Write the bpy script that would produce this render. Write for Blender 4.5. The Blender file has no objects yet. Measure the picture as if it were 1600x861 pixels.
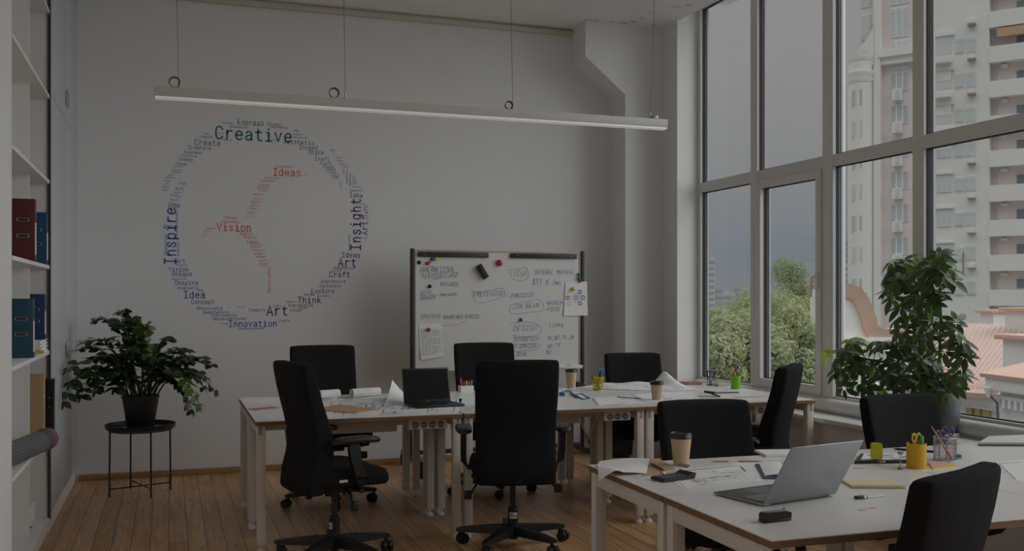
import bpy, bmesh, math, random
from mathutils import Vector, Matrix
R = math.radians
SC = bpy.context.scene
COL = SC.collection
# ------------------------------------------------------------ camera, sky, exposure
YAW = R(19.0); CAMZ = 1.43; FPX = 1556.0; CU, CV = 800.0, 466.0
cam_d = bpy.data.cameras.new('camera'); cam = bpy.data.objects.new('camera', cam_d); COL.objects.link(cam)
cam.location = (0, 0, CAMZ); cam.rotation_euler = (R(90), 0, -YAW)
cam_d.sensor_width = 36.0; cam_d.lens = FPX/1600*36.0; cam_d.shift_y = (CV-430.5)/1600.0
cam_d.clip_end = 2000; cam_d.clip_start = 0.05
SC.camera = cam
SC.view_settings.view_transform = 'Standard'; SC.view_settings.look = 'None'
SC.view_settings.exposure = 0.0; SC.view_settings.gamma = 1.0; SC.view_settings.use_curve_mapping = False
SC.cycles.use_denoising = True
SC.cycles.max_bounces = 12; SC.cycles.diffuse_bounces = 7; SC.cycles.transparent_max_bounces = 24
SC.cycles.sample_clamp_indirect = 4.0

ZENITH = 0.95         # overcast sky: far brighter overhead than at the horizon
W = bpy.data.worlds.new('overcast_sky'); SC.world = W; W.use_nodes = True
def build_world():
    nt = W.node_tree; nt.nodes.clear(); N = nt.nodes.new; L = nt.links.new
    tc = N('ShaderNodeTexCoord'); sep = N('ShaderNodeSeparateXYZ'); L(tc.outputs['Generated'], sep.inputs[0])
    mp = N('ShaderNodeMapping'); mp.inputs['Scale'].default_value = (1.0, 1.0, 4.5); L(tc.outputs['Generated'], mp.inputs[0])
    no = N('ShaderNodeTexNoise'); no.inputs['Scale'].default_value = 2.6; no.inputs['Detail'].default_value = 5; L(mp.outputs[0], no.inputs[0])
    ad = N('ShaderNodeMath'); ad.operation = 'MULTIPLY_ADD'; L(no.outputs[0], ad.inputs[0]); ad.inputs[1].default_value = 0.07; ad.inputs[2].default_value = -0.035
    zz = N('ShaderNodeMath'); zz.operation = 'ADD'; L(sep.outputs[2], zz.inputs[0]); L(ad.outputs[0], zz.inputs[1])
    mr = N('ShaderNodeMapRange'); L(zz.outputs[0], mr.inputs[0]); mr.inputs[1].default_value = -0.1; mr.inputs[2].default_value = 0.4
    cr = N('ShaderNodeValToRGB'); L(mr.outputs[0], cr.inputs[0]); e = cr.color_ramp.elements
    e[0].position = 0.0; e[0].color = (.15, .155, .165, 1); e[1].position = 1.0; e[1].color = (.275, .275, .275, 1)
    for p, c in ((.19, (.185, .190, .200)), (.235, (.190, .203, .218)), (.275, (.172, .196, .225)), (.33, (.198, .215, .235)), (.40, (.225, .231, .239)), (.50, (.245, .247, .250)), (.68, (.268, .268, .270))):
        q = cr.color_ramp.elements.new(p); q.color = (*c, 1)
    up = N('ShaderNodeMapRange'); up.interpolation_type = 'SMOOTHSTEP'; L(sep.outputs[2], up.inputs[0]); up.inputs[1].default_value = 0.34; up.inputs[2].default_value = 0.80
    up.inputs[3].default_value = 0.0; up.inputs[4].default_value = ZENITH
    # thin cloud towards the hidden sun, high on the window side and a little behind the viewer
    dt = N('ShaderNodeVectorMath'); dt.operation = 'DOT_PRODUCT'; L(tc.outputs['Generated'], dt.inputs[0]); dt.inputs[1].default_value = Vector((0.84, -0.42, 0.38)).normalized()
    sg = N('ShaderNodeMapRange'); sg.interpolation_type = 'SMOOTHSTEP'; L(dt.outputs['Value'], sg.inputs[0]); sg.inputs[1].default_value = 0.72; sg.inputs[2].default_value = 1.0; sg.inputs[4].default_value = 2.3
    sm = N('ShaderNodeMath'); sm.operation = 'ADD'; L(up.outputs[0], sm.inputs[0]); L(sg.outputs[0], sm.inputs[1])
    cc = N('ShaderNodeCombineColor')
    for i, k in enumerate((0.975, 0.99, 1.01)):
        m = N('ShaderNodeMath'); m.operation = 'MULTIPLY'; L(sm.outputs[0], m.inputs[0]); m.inputs[1].default_value = k; L(m.outputs[0], cc.inputs[i])
    mx = N('ShaderNodeMix'); mx.data_type = 'RGBA'; mx.blend_type = 'ADD'; mx.inputs[0].default_value = 1.0
    L(cr.outputs[0], mx.inputs[6]); L(cc.outputs[0], mx.inputs[7])
    bg = N('ShaderNodeBackground'); L(mx.outputs[2], bg.inputs[0]); out = N('ShaderNodeOutputWorld'); L(bg.outputs[0], out.inputs[0])
build_world()
W.cycles.sampling_method = 'MANUAL'; W.cycles.sample_map_resolution = 512
# the window wall's openings as light portals (they only guide sampling)
pl = bpy.data.lights.new('window_portal', 'AREA'); pl.shape = 'RECTANGLE'; pl.size = 11.9; pl.size_y = 3.2; pl.cycles.is_portal = True
po = bpy.data.objects.new('window_portal', pl); COL.objects.link(po); po.location = (4.62, 1.9, 2.3)
po.rotation_euler = (R(90), 0, R(90))

# ------------------------------------------------------------ coordinates: a pixel read on the photo -> a point on a known plane
def ray(u, v):
    r = (u-CU)/FPX; h = (CV-v)/FPX
    return Vector((math.sin(YAW)+r*math.cos(YAW), math.cos(YAW)-r*math.sin(YAW), h))
def on_z(u, v, z=0.0):
    d = ray(u, v); t = (z-CAMZ)/d.z; return (d.x*t, d.y*t)
def on_y(u, v, y):
    d = ray(u, v); t = y/d.y; return (d.x*t, CAMZ+d.z*t)
def on_x(u, v, x):
    d = ray(u, v); t = x/d.x; return (d.y*t, CAMZ+d.z*t)
def at_f(u, v, f):
    d = ray(u, v); return Vector((d.x*f, d.y*f, CAMZ+d.z*f))
TZ = 0.742
def T(u, v): return on_z(u, v, TZ)

# ------------------------------------------------------------ mesh builder
class MB:
    def __init__(s): s.v = []; s.f = []; s.mi = []
    def add(s, vs, fs, m=0):
        o = len(s.v); s.v += [tuple(p) for p in vs]; s.f += [tuple(i+o for i in f) for f in fs]; s.mi += [m]*len(fs); return s
    def box(s, x0, x1, y0, y1, z0, z1, bev=0.0, M=None, seg=2, m=0):
        bm = bmesh.new(); bmesh.ops.create_cube(bm, size=1.0)
        for p in bm.verts: p.co = Vector(((x0+x1)/2+p.co.x*(x1-x0), (y0+y1)/2+p.co.y*(y1-y0), (z0+z1)/2+p.co.z*(z1-z0)))
        if bev > 0: bmesh.ops.bevel(bm, geom=bm.edges[:], offset=bev, segments=seg, profile=0.5, affect='EDGES')
        bm.verts.ensure_lookup_table(); bm.verts.index_update()
        vs = [(M @ p.co if M else p.co.copy()) for p in bm.verts]; fs = [[q.index for q in f.verts] for f in bm.faces]
        bm.free(); return s.add(vs, fs, m)
    def loft(s, rings, cap0=True, cap1=True, m=0, closed=True):
        n = len(rings[0]); vs = [p for r in rings for p in r]; fs = []
        for i in range(len(rings)-1):
            for j in range(n if closed else n-1):
                k = (j+1) % n; fs.append((i*n+j, i*n+k, (i+1)*n+k, (i+1)*n+j))
        if cap0: fs.append(tuple(reversed(range(n))))
        if cap1: fs.append(tuple(range((len(rings)-1)*n, len(rings)*n)))
        return s.add(vs, fs, m)
    def lathe(s, prof, n=28, c=(0, 0, 0), cap0=True, cap1=True, m=0):
        return s.loft([[(c[0]+r*math.cos(2*math.pi*j/n), c[1]+r*math.sin(2*math.pi*j/n), c[2]+z) for j in range(n)] for r, z in prof], cap0, cap1, m)
    def tube(s, pts, r, n=10, m=0, cap=True):
        pts = [Vector(p) for p in pts]; rs = r if isinstance(r, (list, tuple)) else [r]*len(pts); rings = []
        up = None
        for i, p in enumerate(pts):
            d = (pts[min(i+1, len(pts)-1)]-pts[max(i-1, 0)]).normalized()
            if up is None:
                a = Vector((0, 0, 1)) if abs(d.z) < 0.9 else Vector((1, 0, 0))
            else: a = up
            x = d.cross(a).normalized(); up = x.cross(d).normalized()
            rings.append([p+rs[i]*(math.cos(2*math.pi*j/n)*x+math.sin(2*math.pi*j/n)*up) for j in range(n)])
        return s.loft(rings, cap, cap, m)
    def prism(s, poly, h0, h1, M=None, m=0):
        n = len(poly); vs = [Vector((x, y, h0)) for x, y in poly]+[Vector((x, y, h1)) for x, y in poly]
        if M: vs = [M @ p for p in vs]
        fs = [tuple(reversed(range(n))), tuple(range(n, 2*n))]+[(i, (i+1) % n, n+(i+1) % n, n+i) for i in range(n)]
        return s.add(vs, fs, m)
    def sheet(s, fn, nu, nv, th=0.0008, m=0):
        g = [[Vector(fn(i/nu, j/nv)) for i in range(nu+1)] for j in range(nv+1)]
        vs = []; N = (nu+1)*(nv+1)
        for off in (th, 0):
            for row in g:
                for p in row: vs.append(p+Vector((0, 0, off)))
        fs = []
        I = lambda i, j: j*(nu+1)+i
        for j in range(nv):
            for i in range(nu):
                a, b, c, d = I(i, j), I(i+1, j), I(i+1, j+1), I(i, j+1)
                fs.append((a, b, c, d)); fs.append((d+N, c+N, b+N, a+N))
        for i in range(nu):
            a, b = I(i, 0), I(i+1, 0); fs.append((a+N, b+N, b, a)); a, b = I(i, nv), I(i+1, nv); fs.append((a, b, b+N, a+N))
        for j in range(nv):
            a, b = I(0, j), I(0, j+1); fs.append((a, b, b+N, a+N)); a, b = I(nu, j), I(nu, j+1); fs.append((a+N, b+N, b, a))
        return s.add(vs, fs, m)
    def build(s, name, mat, parent=None, loc=None, smooth=35):
        me = bpy.data.meshes.new(name); me.from_pydata(s.v, [], s.f)
        mats = mat if isinstance(mat, (list, tuple)) else [mat]
        for q in mats: me.materials.append(q)
        if len(mats) > 1: me.polygons.foreach_set('material_index', s.mi)
        if smooth:
            me.polygons.foreach_set('use_smooth', [True]*len(me.polygons)); me.set_sharp_from_angle(angle=R(smooth))
        me.update(); o = bpy.data.objects.new(name, me); COL.objects.link(o)
        if parent: o.parent = parent
        if loc: o.location = loc
        return o
def tag(o, label=None, cat=None, group=None, kind=None):
    if label: o['label'] = label
    if cat: o['category'] = cat
    if group: o['group'] = group
    if kind: o['kind'] = kind
    return o
def thing(name, label, cat, loc=(0, 0, 0), rz=0.0, group=None):
    o = bpy.data.objects.new(name, None); COL.objects.link(o); o.empty_display_size = 0.1
    o.location = loc; o.rotation_euler = (0, 0, rz); return tag(o, label, cat, group)
def struct(name, mb, mat, smooth=35): return tag(mb.build(name, mat, smooth=smooth), kind='structure')
KIDS = {}
def copy_tree(o, parent=None):
    c = o.copy(); COL.objects.link(c)
    if parent: c.parent = parent
    for ch in list(o.children): copy_tree(ch, c)
    return c
def rotz(a): return Matrix.Rotation(a, 4, 'Z')
def TR(x, y, z, a=0.0): return Matrix.Translation((x, y, z)) @ rotz(a)
def ring_se(cx, cy, cz, a, b, n=28, p=4.0, M=None):      # superellipse ring in XY
    out = []
    for j in range(n):
        t = 2*math.pi*j/n; c, s_ = math.cos(t), math.sin(t)
        out.append(Vector((cx+a*math.copysign(abs(c)**(2/p), c), cy+b*math.copysign(abs(s_)**(2/p), s_), cz)))
    return [M @ q for q in out] if M else out

# ------------------------------------------------------------ materials (all procedural)
MATS = {}
def mat(name, col, rough=0.6, var=0.06, scale=12.0, bump=0.0, bscale=None, metal=0.0, spec=0.5, coat=0.0, stretch=(1, 1, 1), trans=0.0, sub=0.0, emit=None):
    if name in MATS: return MATS[name]
    m = bpy.data.materials.new(name); m.use_nodes = True; nt = m.node_tree; N = nt.nodes.new; L = nt.links.new
    b = nt.nodes['Principled BSDF']; b.inputs['Roughness'].default_value = rough; b.inputs['Metallic'].default_value = metal
    b.inputs['Specular IOR Level'].default_value = spec; b.inputs['Coat Weight'].default_value = coat
    if trans: b.inputs['Transmission Weight'].default_value = trans
    if emit: b.inputs['Emission Color'].default_value = (*emit[0], 1); b.inputs['Emission Strength'].default_value = emit[1]
    tc = N('ShaderNodeTexCoord'); mp = N('ShaderNodeMapping'); mp.inputs['Scale'].default_value = stretch; L(tc.outputs['Object'], mp.inputs[0])
    no = N('ShaderNodeTexNoise'); no.inputs['Scale'].default_value = scale; no.inputs['Detail'].default_value = 4; L(mp.outputs[0], no.inputs[0])
    mx = N('ShaderNodeMix'); mx.data_type = 'RGBA'; L(no.outputs[0], mx.inputs[0])
    mx.inputs[6].default_value = (*[c*(1-var) for c in col], 1); mx.inputs[7].default_value = (*[min(1, c*(1+var)) for c in col], 1)
    L(mx.outputs[2], b.inputs['Base Color'])
    if bump:
        n2 = N('ShaderNodeTexNoise'); n2.inputs['Scale'].default_value = bscale or scale*4; n2.inputs['Detail'].default_value = 3; L(mp.outputs[0], n2.inputs[0])
        bp = N('ShaderNodeBump'); bp.inputs['Strength'].default_value = bump; bp.inputs['Distance'].default_value = 0.004; L(n2.outputs[0], bp.inputs['Height']); L(bp.outputs[0], b.inputs['Normal'])
    MATS[name] = m; return m
def wood_floor():
    m = bpy.data.materials.new('pine_floorboards'); m.use_nodes = True; nt = m.node_tree; N = nt.nodes.new; L = nt.links.new
    b = nt.nodes['Principled BSDF']; tc = N('ShaderNodeTexCoord')
    rot = N('ShaderNodeMapping'); rot.inputs['Rotation'].default_value = (0, 0, R(90)); L(tc.outputs['Object'], rot.inputs[0])
    br = N('ShaderNodeTexBrick'); br.offset = 0.37; br.inputs['Scale'].default_value = 1.0; br.inputs['Brick Width'].default_value = 2.6; br.inputs['Row Height'].default_value = 0.105
    br.inputs['Mortar Size'].default_value = 0.0022; br.inputs['Mortar Smooth'].default_value = 0.2; br.inputs['Bias'].default_value = 0.0
    br.inputs['Color1'].default_value = (.54, .30, .14, 1); br.inputs['Color2'].default_value = (.72, .44, .235, 1); br.inputs['Mortar'].default_value = (.06, .028, .012, 1)
    L(rot.outputs[0], br.inputs[0])
    # per-board random shift of the grain
    sx = N('ShaderNodeSeparateXYZ'); L(tc.outputs['Object'], sx.inputs[0])
    fl = N('ShaderNodeMath'); fl.operation = 'DIVIDE'; L(sx.outputs[0], fl.inputs[0]); fl.inputs[1].default_value = 0.105
    f2 = N('ShaderNodeMath'); f2.operation = 'FLOOR'; L(fl.outputs[0], f2.inputs[0])
    wn = N('ShaderNodeTexWhiteNoise'); wn.noise_dimensions = '1D'; L(f2.outputs[0], wn.inputs['W'])
    sc = N('ShaderNodeVectorMath'); sc.operation = 'SCALE'; L(wn.outputs['Color'], sc.inputs[0]); sc.inputs['Scale'].default_value = 9.0
    ad = N('ShaderNodeVectorMath'); ad.operation = 'ADD'; L(tc.outputs['Object'], ad.inputs[0]); L(sc.outputs[0], ad.inputs[1])
    mp = N('ShaderNodeMapping'); mp.inputs['Scale'].default_value = (26, 1.6, 1); L(ad.outputs[0], mp.inputs[0])
    gr = N('ShaderNodeTexNoise'); gr.inputs['Scale'].default_value = 1.5; gr.inputs['Detail'].default_value = 6; gr.inputs['Distortion'].default_value = 0.6; L(mp.outputs[0], gr.inputs[0])
    gm = N('ShaderNodeMapRange'); L(gr.outputs[0], gm.inputs[0]); gm.inputs[1].default_value = .3; gm.inputs[2].default_value = .7; gm.inputs[3].default_value = .66; gm.inputs[4].default_value = 1.18
    m1 = N('ShaderNodeMix'); m1.data_type = 'RGBA'; m1.blend_type = 'MULTIPLY'; m1.inputs[0].default_value = 1.0; L(br.outputs[0], m1.inputs[6])
    cg = N('ShaderNodeCombineColor'); [L(gm.outputs[0], cg.inputs[i]) for i in range(3)]; L(cg.outputs[0], m1.inputs[7])
    # knots
    m3 = N('ShaderNodeMapping'); m3.inputs['Scale'].default_value = (5.5, 2.2, 1); L(ad.outputs[0], m3.inputs[0])
    vo = N('ShaderNodeTexVoronoi'); vo.inputs['Scale'].default_value = 1.0; L(m3.outputs[0], vo.inputs[0])
    km = N('ShaderNodeMapRange'); L(vo.outputs['Distance'], km.inputs[0]); km.inputs[1].default_value = .03; km.inputs[2].default_value = .10; km.inputs[3].default_value = .30; km.inputs[4].default_value = 1.0
    m2 = N('ShaderNodeMix'); m2.data_type = 'RGBA'; m2.blend_type = 'MULTIPLY'; m2.inputs[0].default_value = 1.0; L(m1.outputs[2], m2.inputs[6])
    ck = N('ShaderNodeCombineColor'); [L(km.outputs[0], ck.inputs[i]) for i in range(3)]; L(ck.outputs[0], m2.inputs[7])
    L(m2.outputs[2], b.inputs['Base Color'])
    rr = N('ShaderNodeMapRange'); L(gr.outputs[0], rr.inputs[0]); rr.inputs[3].default_value = .30; rr.inputs[4].default_value = .48; L(rr.outputs[0], b.inputs['Roughness'])
    bp = N('ShaderNodeBump'); bp.inputs['Strength'].default_value = .25; bp.inputs['Distance'].default_value = .002; L(br.outputs['Fac'], bp.inputs['Height']); bp.invert = True; L(bp.outputs[0], b.inputs['Normal'])
    return m
def glass_pane():
    m = bpy.data.materials.new('window_glass'); m.use_nodes = True; nt = m.node_tree; nt.nodes.clear(); N = nt.nodes.new; L = nt.links.new
    t = N('ShaderNodeBsdfTransparent'); t.inputs[0].default_value = (.99, .995, .99, 1); g = N('ShaderNodeBsdfGlossy'); g.inputs['Roughness'].default_value = .02
    lw = N('ShaderNodeLayerWeight'); lw.inputs['Blend'].default_value = .5; pw = N('ShaderNodeMath'); pw.operation = 'POWER'; L(lw.outputs['Facing'], pw.inputs[0]); pw.inputs[1].default_value = 4.0
    ml = N('ShaderNodeMath'); ml.operation = 'MULTIPLY_ADD'; L(pw.outputs[0], ml.inputs[0]); ml.inputs[1].default_value = .25; ml.inputs[2].default_value = .015
    mx = N('ShaderNodeMixShader'); L(ml.outputs[0], mx.inputs[0]); L(t.outputs[0], mx.inputs[1]); L(g.outputs[0], mx.inputs[2])
    o = N('ShaderNodeOutputMaterial'); L(mx.outputs[0], o.inputs[0]); return m
def clear_plastic(name, col, mixf=0.35):
    m = bpy.data.materials.new(name); m.use_nodes = True; nt = m.node_tree; N = nt.nodes.new; L = nt.links.new
    b = nt.nodes['Principled BSDF']; b.inputs['Base Color'].default_value = (*col, 1); b.inputs['Roughness'].default_value = .12
    t = N('ShaderNodeBsdfTransparent'); t.inputs[0].default_value = (*[min(1, .5+c*.5) for c in col], 1)
    no = N('ShaderNodeTexNoise'); no.inputs['Scale'].default_value = 30; mr = N('ShaderNodeMapRange'); L(no.outputs[0], mr.inputs[0]); mr.inputs[3].default_value = mixf*.9; mr.inputs[4].default_value = mixf*1.1
    mx = N('ShaderNodeMixShader'); L(mr.outputs[0], mx.inputs[0]); L(t.outputs[0], mx.inputs[1]); L(b.outputs[0], mx.inputs[2]); L(mx.outputs[0], nt.nodes['Material Output'].inputs[0]); return m
M_wall = mat('white_plaster', (.785, .79, .795), .85, .025, 2.5, .06, 60)
M_ceil = mat('ceiling_plaster', (.87, .86, .825), .9, .05, 1.3, .10, 30)
M_floor = wood_floor()
M_frame = mat('window_frame_white', (.72, .71, .69), .35, .02, 8)
M_gasket = mat('window_gasket_black', (.02, .022, .03), .6)
M_spacer = mat('window_spacer_grey', (.42, .45, .50), .4)
M_glass = glass_pane()
M_cab = mat('cabinet_laminate_white', (.80, .80, .79), .45, .015, 3)
M_door = mat('cabinet_door_pale_grey', (.52, .535, .555), .38, .02, 2)
M_shelfback = mat('shelf_panel_cream', (.74, .73, .66), .6, .02, 3)
M_dark = mat('dark_gap', (.02, .02, .02), .6)
M_base = mat('pine_baseboard', (.42, .25, .11), .5, .25, 6, stretch=(.3, 6, 6))
M_top = mat('desk_laminate_white', (.80, .79, .765), .28, .015, 4, spec=.5)
M_ply = mat('plywood_edge', (.22, .125, .065), .6, .35, 10, stretch=(.4, .4, 18))
M_steel = mat('painted_steel_cream', (.72, .68, .62), .42, .03, 6)
M_blk = mat('black_fabric', (.0125, .0125, .014), .92, .15, 120, .5, 900, spec=.25)
M_blkp = mat('black_plastic', (.013, .0135, .015), .42, .15, 20, .08, 300)
M_blkm = mat('black_metal', (.016, .016, .017), .45, .1, 20)
M_grey_m = mat('brushed_grey_metal', (.34, .34, .35), .38, .05, 20, metal=.85, stretch=(1, 30, 1))
M_chrome = mat('bright_metal', (.6, .6, .6), .25, .05, 10, metal=1.0)
M_white = mat('white_plastic', (.82, .82, .80), .4, .02, 10)
M_paper = mat('white_paper', (.84, .84, .84), .8, .015, 5)
M_ink = mat('drawing_ink_grey', (.09, .10, .14), .8)
M_kraft = mat('kraft_paper', (.50, .34, .19), .75, .06, 30)
M_cup = mat('kraft_cup_tan', (.56, .41, .26), .65, .04, 25)
M_lid = mat('black_cup_lid', (.018, .018, .02), .3, .1, 20)
# ------------------------------------------------------------ room shell
YB = 8.465; CEIL = 3.89; XR = 4.244; XW = 4.47; YN = -4.0; XL = -1.10
struct('floor', MB().box(XL-.1, XR+.02, YN, YB+.1, -.12, 0), M_floor)
struct('ceiling', MB().box(XL-.1, XR+.03, YN, YB+.1, CEIL, CEIL+.3), M_ceil)
struct('wall_back', MB().box(XL-.1, XR+.27, YB, YB+.25, -.1, CEIL+.3), M_wall)
struct('wall_left', MB().box(XL-.25, XL, YN-.1, YB+.1, -.1, CEIL+.2).box(XL, -.695, YN, 5.16, 0, CEIL), M_wall)
struct('wall_front', MB().box(XL-.25, XR+.5, YN-.25, YN, -.1, CEIL+.2), M_wall)
# right wall: pier by the back corner, parapet under the windows, head over them
rw = MB().box(XR, XR+.27, 7.843, YB+.02, -.1, CEIL+.3).box(XR, XR+.4, YN-.1, 7.843, -.1, .585).box(XR, XR+.5, YN-.1, 7.85, 4.06, 4.35).box(XR, XR+.5, YN-.25, YN+.02, -.1, 4.3)
rw.box(XR+.02, XR+.1, YN, 7.85, CEIL+.15, 4.1)
struct('wall_right', rw, M_wall)
# boxed duct in the back corner, wider above with a slanting shoulder
x1 = XR+.005
dz0 = on_y(977, 148, 8.134)[1]; dz1 = on_y(915, 88, 8.134)[1]
dx0 = on_y(977, 300, 8.134)[0]; dx1 = on_y(915, 60, 8.134)[0]
poly = [(dx0, 0), (x1, 0), (x1, CEIL), (dx1, CEIL), (dx1, dz1), (dx0, dz0)]
struct('trim_1', MB().prism(poly, 0, YB-8.134+.01, Matrix.Translation((0, YB+.01, 0)) @ Matrix.Rotation(R(90), 4, 'X')), M_wall, smooth=0)
# narrow cornice strip under the ceiling, baseboard
ct = MB().box(-.69, dx1+.05, YB-.045, YB, CEIL-.06, CEIL-.02, .006)
struct('trim_2', ct, mat('cornice_strip_cream', (.62, .57, .48), .7, .06, 10))
struct('baseboard_back', MB().box(-.67, dx0, YB-.018, YB, 0, .05, .004), M_base)
# smudged repair patches where the ceiling meets the duct
rnd = random.Random(5)
sm = MB()
def blob(cx, cy, r, n=17):
    q = [(cx+r*rnd.uniform(.3, 1.7)*math.cos(2*math.pi*i/n), cy+.5*r*rnd.uniform(.3, 1.7)*math.sin(2*math.pi*i/n)) for i in range(n)]
    sm.prism(q, CEIL-.0012, CEIL+.001)
for cx, cy, r in ((3.50, 8.10, .035), (3.58, 8.10, .03), (3.72, 8.09, .03), (3.84, 8.08, .05), (3.90, 8.02, .04), (3.93, 7.9, .02), (4.12, 8.07, .04), (3.92, 7.7, .02), (4.05, 7.5, .035), (4.12, 7.42, .03)): blob(cx, cy, r)
struct('trim_3', sm, mat('ceiling_stain_grey', (.58, .57, .53), .9, .2, 20), smooth=0)

# window wall: posts, mullions, transom, sill; each glazed unit is a window of its own
SILL = .615
struct('trim_4', MB().box(4.185, XW+.06, YN, 7.84, SILL-.035, SILL, .008), mat('window_sill_white', (.74, .73, .70), .45, .02, 6))
pf = MB()
pf.tube([(XW-.028, 7.84, SILL+.052), (XW-.028, YN, SILL+.052)], .05, 16)
struct('trim_5', pf, M_frame)
ZT0, ZT1, ZTOP, ZBOT = 2.365, 2.450, 4.05, .655
def fbar(mb, y0, y1, z0, z1, d=.07, e=0.0): mb.box(XW-.02+e, XW-.02+d-e, min(y0, y1), max(y0, y1), z0, z1, .004)
def pane(wobj, y0, y1, z0, z1):
    MB().box(XW+.028, XW+.034, y0-.004, y1+.004, z0-.004, z1+.004).build('pane', M_glass, wobj)
    g = MB(); w = .007
    for a, b, c, d in ((y0, y0+w, z0, z1), (y1-w, y1, z0, z1), (y0, y1, z0, z0+w), (y0, y1, z1-w, z1)): g.box(XW+.004, XW+.026, a, b, c, d)
    g.build('gasket', M_gasket, wobj)
    g = MB(); w = .02
    for a, b in ((y1-w, y1),): g.box(XW+.038, XW+.055, a, b, z0, z1)
    g.build('spacer', M_spacer, wobj)
UNIT = 1.86
k = 0; ya = 7.843
while ya-UNIT > YN-.3:
    k += 1
    yb = ya-UNIT; m0, m1 = ya-.945, ya-.845      # mullion y range (m0<m1)
    fr = MB()
    fbar(fr, ya-.045, ya, ZBOT-.03, ZTOP); fbar(fr, yb, yb+.075, ZBOT-.03, ZTOP); fbar(fr, m0, m1, ZBOT-.03, ZTOP)
    fbar(fr, yb+.002, ya-.002, ZT0, ZT1, .07, .003); fbar(fr, yb+.002, ya-.002, ZBOT-.029, .735, .07, .003); fbar(fr, yb+.002, ya-.002, ZTOP-.06, ZTOP-.001, .07, .003)
    fbar(fr, yb-.05, yb+.03, ZBOT-.028, ZTOP-.002, .10, -.004)
    w = struct('window_%d' % k, fr, M_frame)
    pane(w, m1, ya-.045, .735, ZT0); pane(w, m1, ya-.045, ZT1, ZTOP-.06); pane(w, yb+.075, m0, ZT1, ZTOP-.06)
    if k == 1:      # the opening sash has a frame of its own
        s = MB(); q = .062; y0, y1, z0, z1 = yb+.075, m0, .735, ZT0
        for a, b, c, d, e in ((y0, y0+q, z0, z1, 0), (y1-q, y1, z0, z1, 0), (y0+.002, y1-.002, z0+.001, z0+q, .003), (y0+.002, y1-.002, z1-q, z1-.001, .003)): s.box(XW-.035+e, XW+.047-e, a, b, c, d, .004)
        so = s.build('sash', M_frame, w)
        pane(w, y0+q, y1-q, z0+q, z1-q)
        h = MB().box(XW-.052, XW-.034, y0+.018, y0+.046, 1.50, 1.62, .006).tube([(XW-.045, y0+.032, 1.585), (XW-.08, y0+.032, 1.585), (XW-.083, y0+.036, 1.57), (XW-.083, y0+.05, 1.44)], .010, 10)
        h.build('window_handle', M_white, so)
    else: pane(w, yb+.075, m0, .735, ZT0)
    ya = yb
YWEND = ya
struct('trim_6', MB().box(XW-.02, XW+.3, YN-.2, YWEND, .5, 4.1), M_wall)

# ------------------------------------------------------------ built-in cabinet wall on the left
CX = -.69
# open bookcase
bc = thing('bookcase', 'tall white open bookcase holding the ring binders at left edge', 'bookcase', (0, 0, 0))
Y0, Y1 = 5.165, 6.70
MB().box(XL+.005, XL+.025, Y0, Y1, .0, CEIL-.03).build('back_panel', M_shelfback, bc)
MB().box(XL+.025, CX, Y1-.022, Y1, .0, CEIL-.03).build('side_panel', M_cab, bc)
MB().box(XL+.025, -.745, 6.19, 6.21, .09, CEIL-.03).build('divider', M_cab, bc)
for z in (.09, .59, 1.11, 1.63, 2.15, 2.67, 3.19, 3.71):
    MB().box(XL+.026, CX, Y0, Y1-.023, z-.022, z, .002).build('shelf', M_cab, bc)
MB().box(XL+.026, CX-.01, Y0, Y1-.023, 0, .067).build('plinth', M_cab, bc)
MB().box(CX-.012, CX+.006, Y1-.03, Y1-.022, .08, CEIL-.04).build('edge_strip', mat('edge_strip_dark', (.05, .05, .05), .6), bc)
# the closed wardrobe beside it, two doors wide, with upper doors
wd = thing('wardrobe', 'tall pale grey closed cupboard between bookcase and back wall', 'wardrobe', (0, 0, 0))
MB().box(XL+.005, CX-.022, Y1+.002, YB-.004, .0, CEIL-.02).build('carcass', M_cab, wd)
MB().box(CX-.022, CX, Y1+.002, Y1+.07, .10, CEIL-.03, .001).build('side_trim', mat('edge_grey', (.36, .36, .36), .5), wd)
ZS = 2.69
for a, b in ((Y1+.073, 7.715), (7.719, YB-.006)):
    for c, d, hz in ((.105, ZS-.002, 1.02), (ZS+.002, CEIL-.03, 2.80)):
        o = MB().box(CX-.02, CX, a, b, c, d, .0015).build('door', M_door, wd)
        hy = b-.05 if a < 7.5 else a+.05
        MB().box(CX+.001, CX+.016, hy-.008, hy+.008, hz-.01, hz+.10, .004).build('handle', M_chrome, o)
MB().box(CX-.022, CX-.004, Y1+.002, YB-.006, 0, .10).build('plinth', M_cab, wd)

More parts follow.
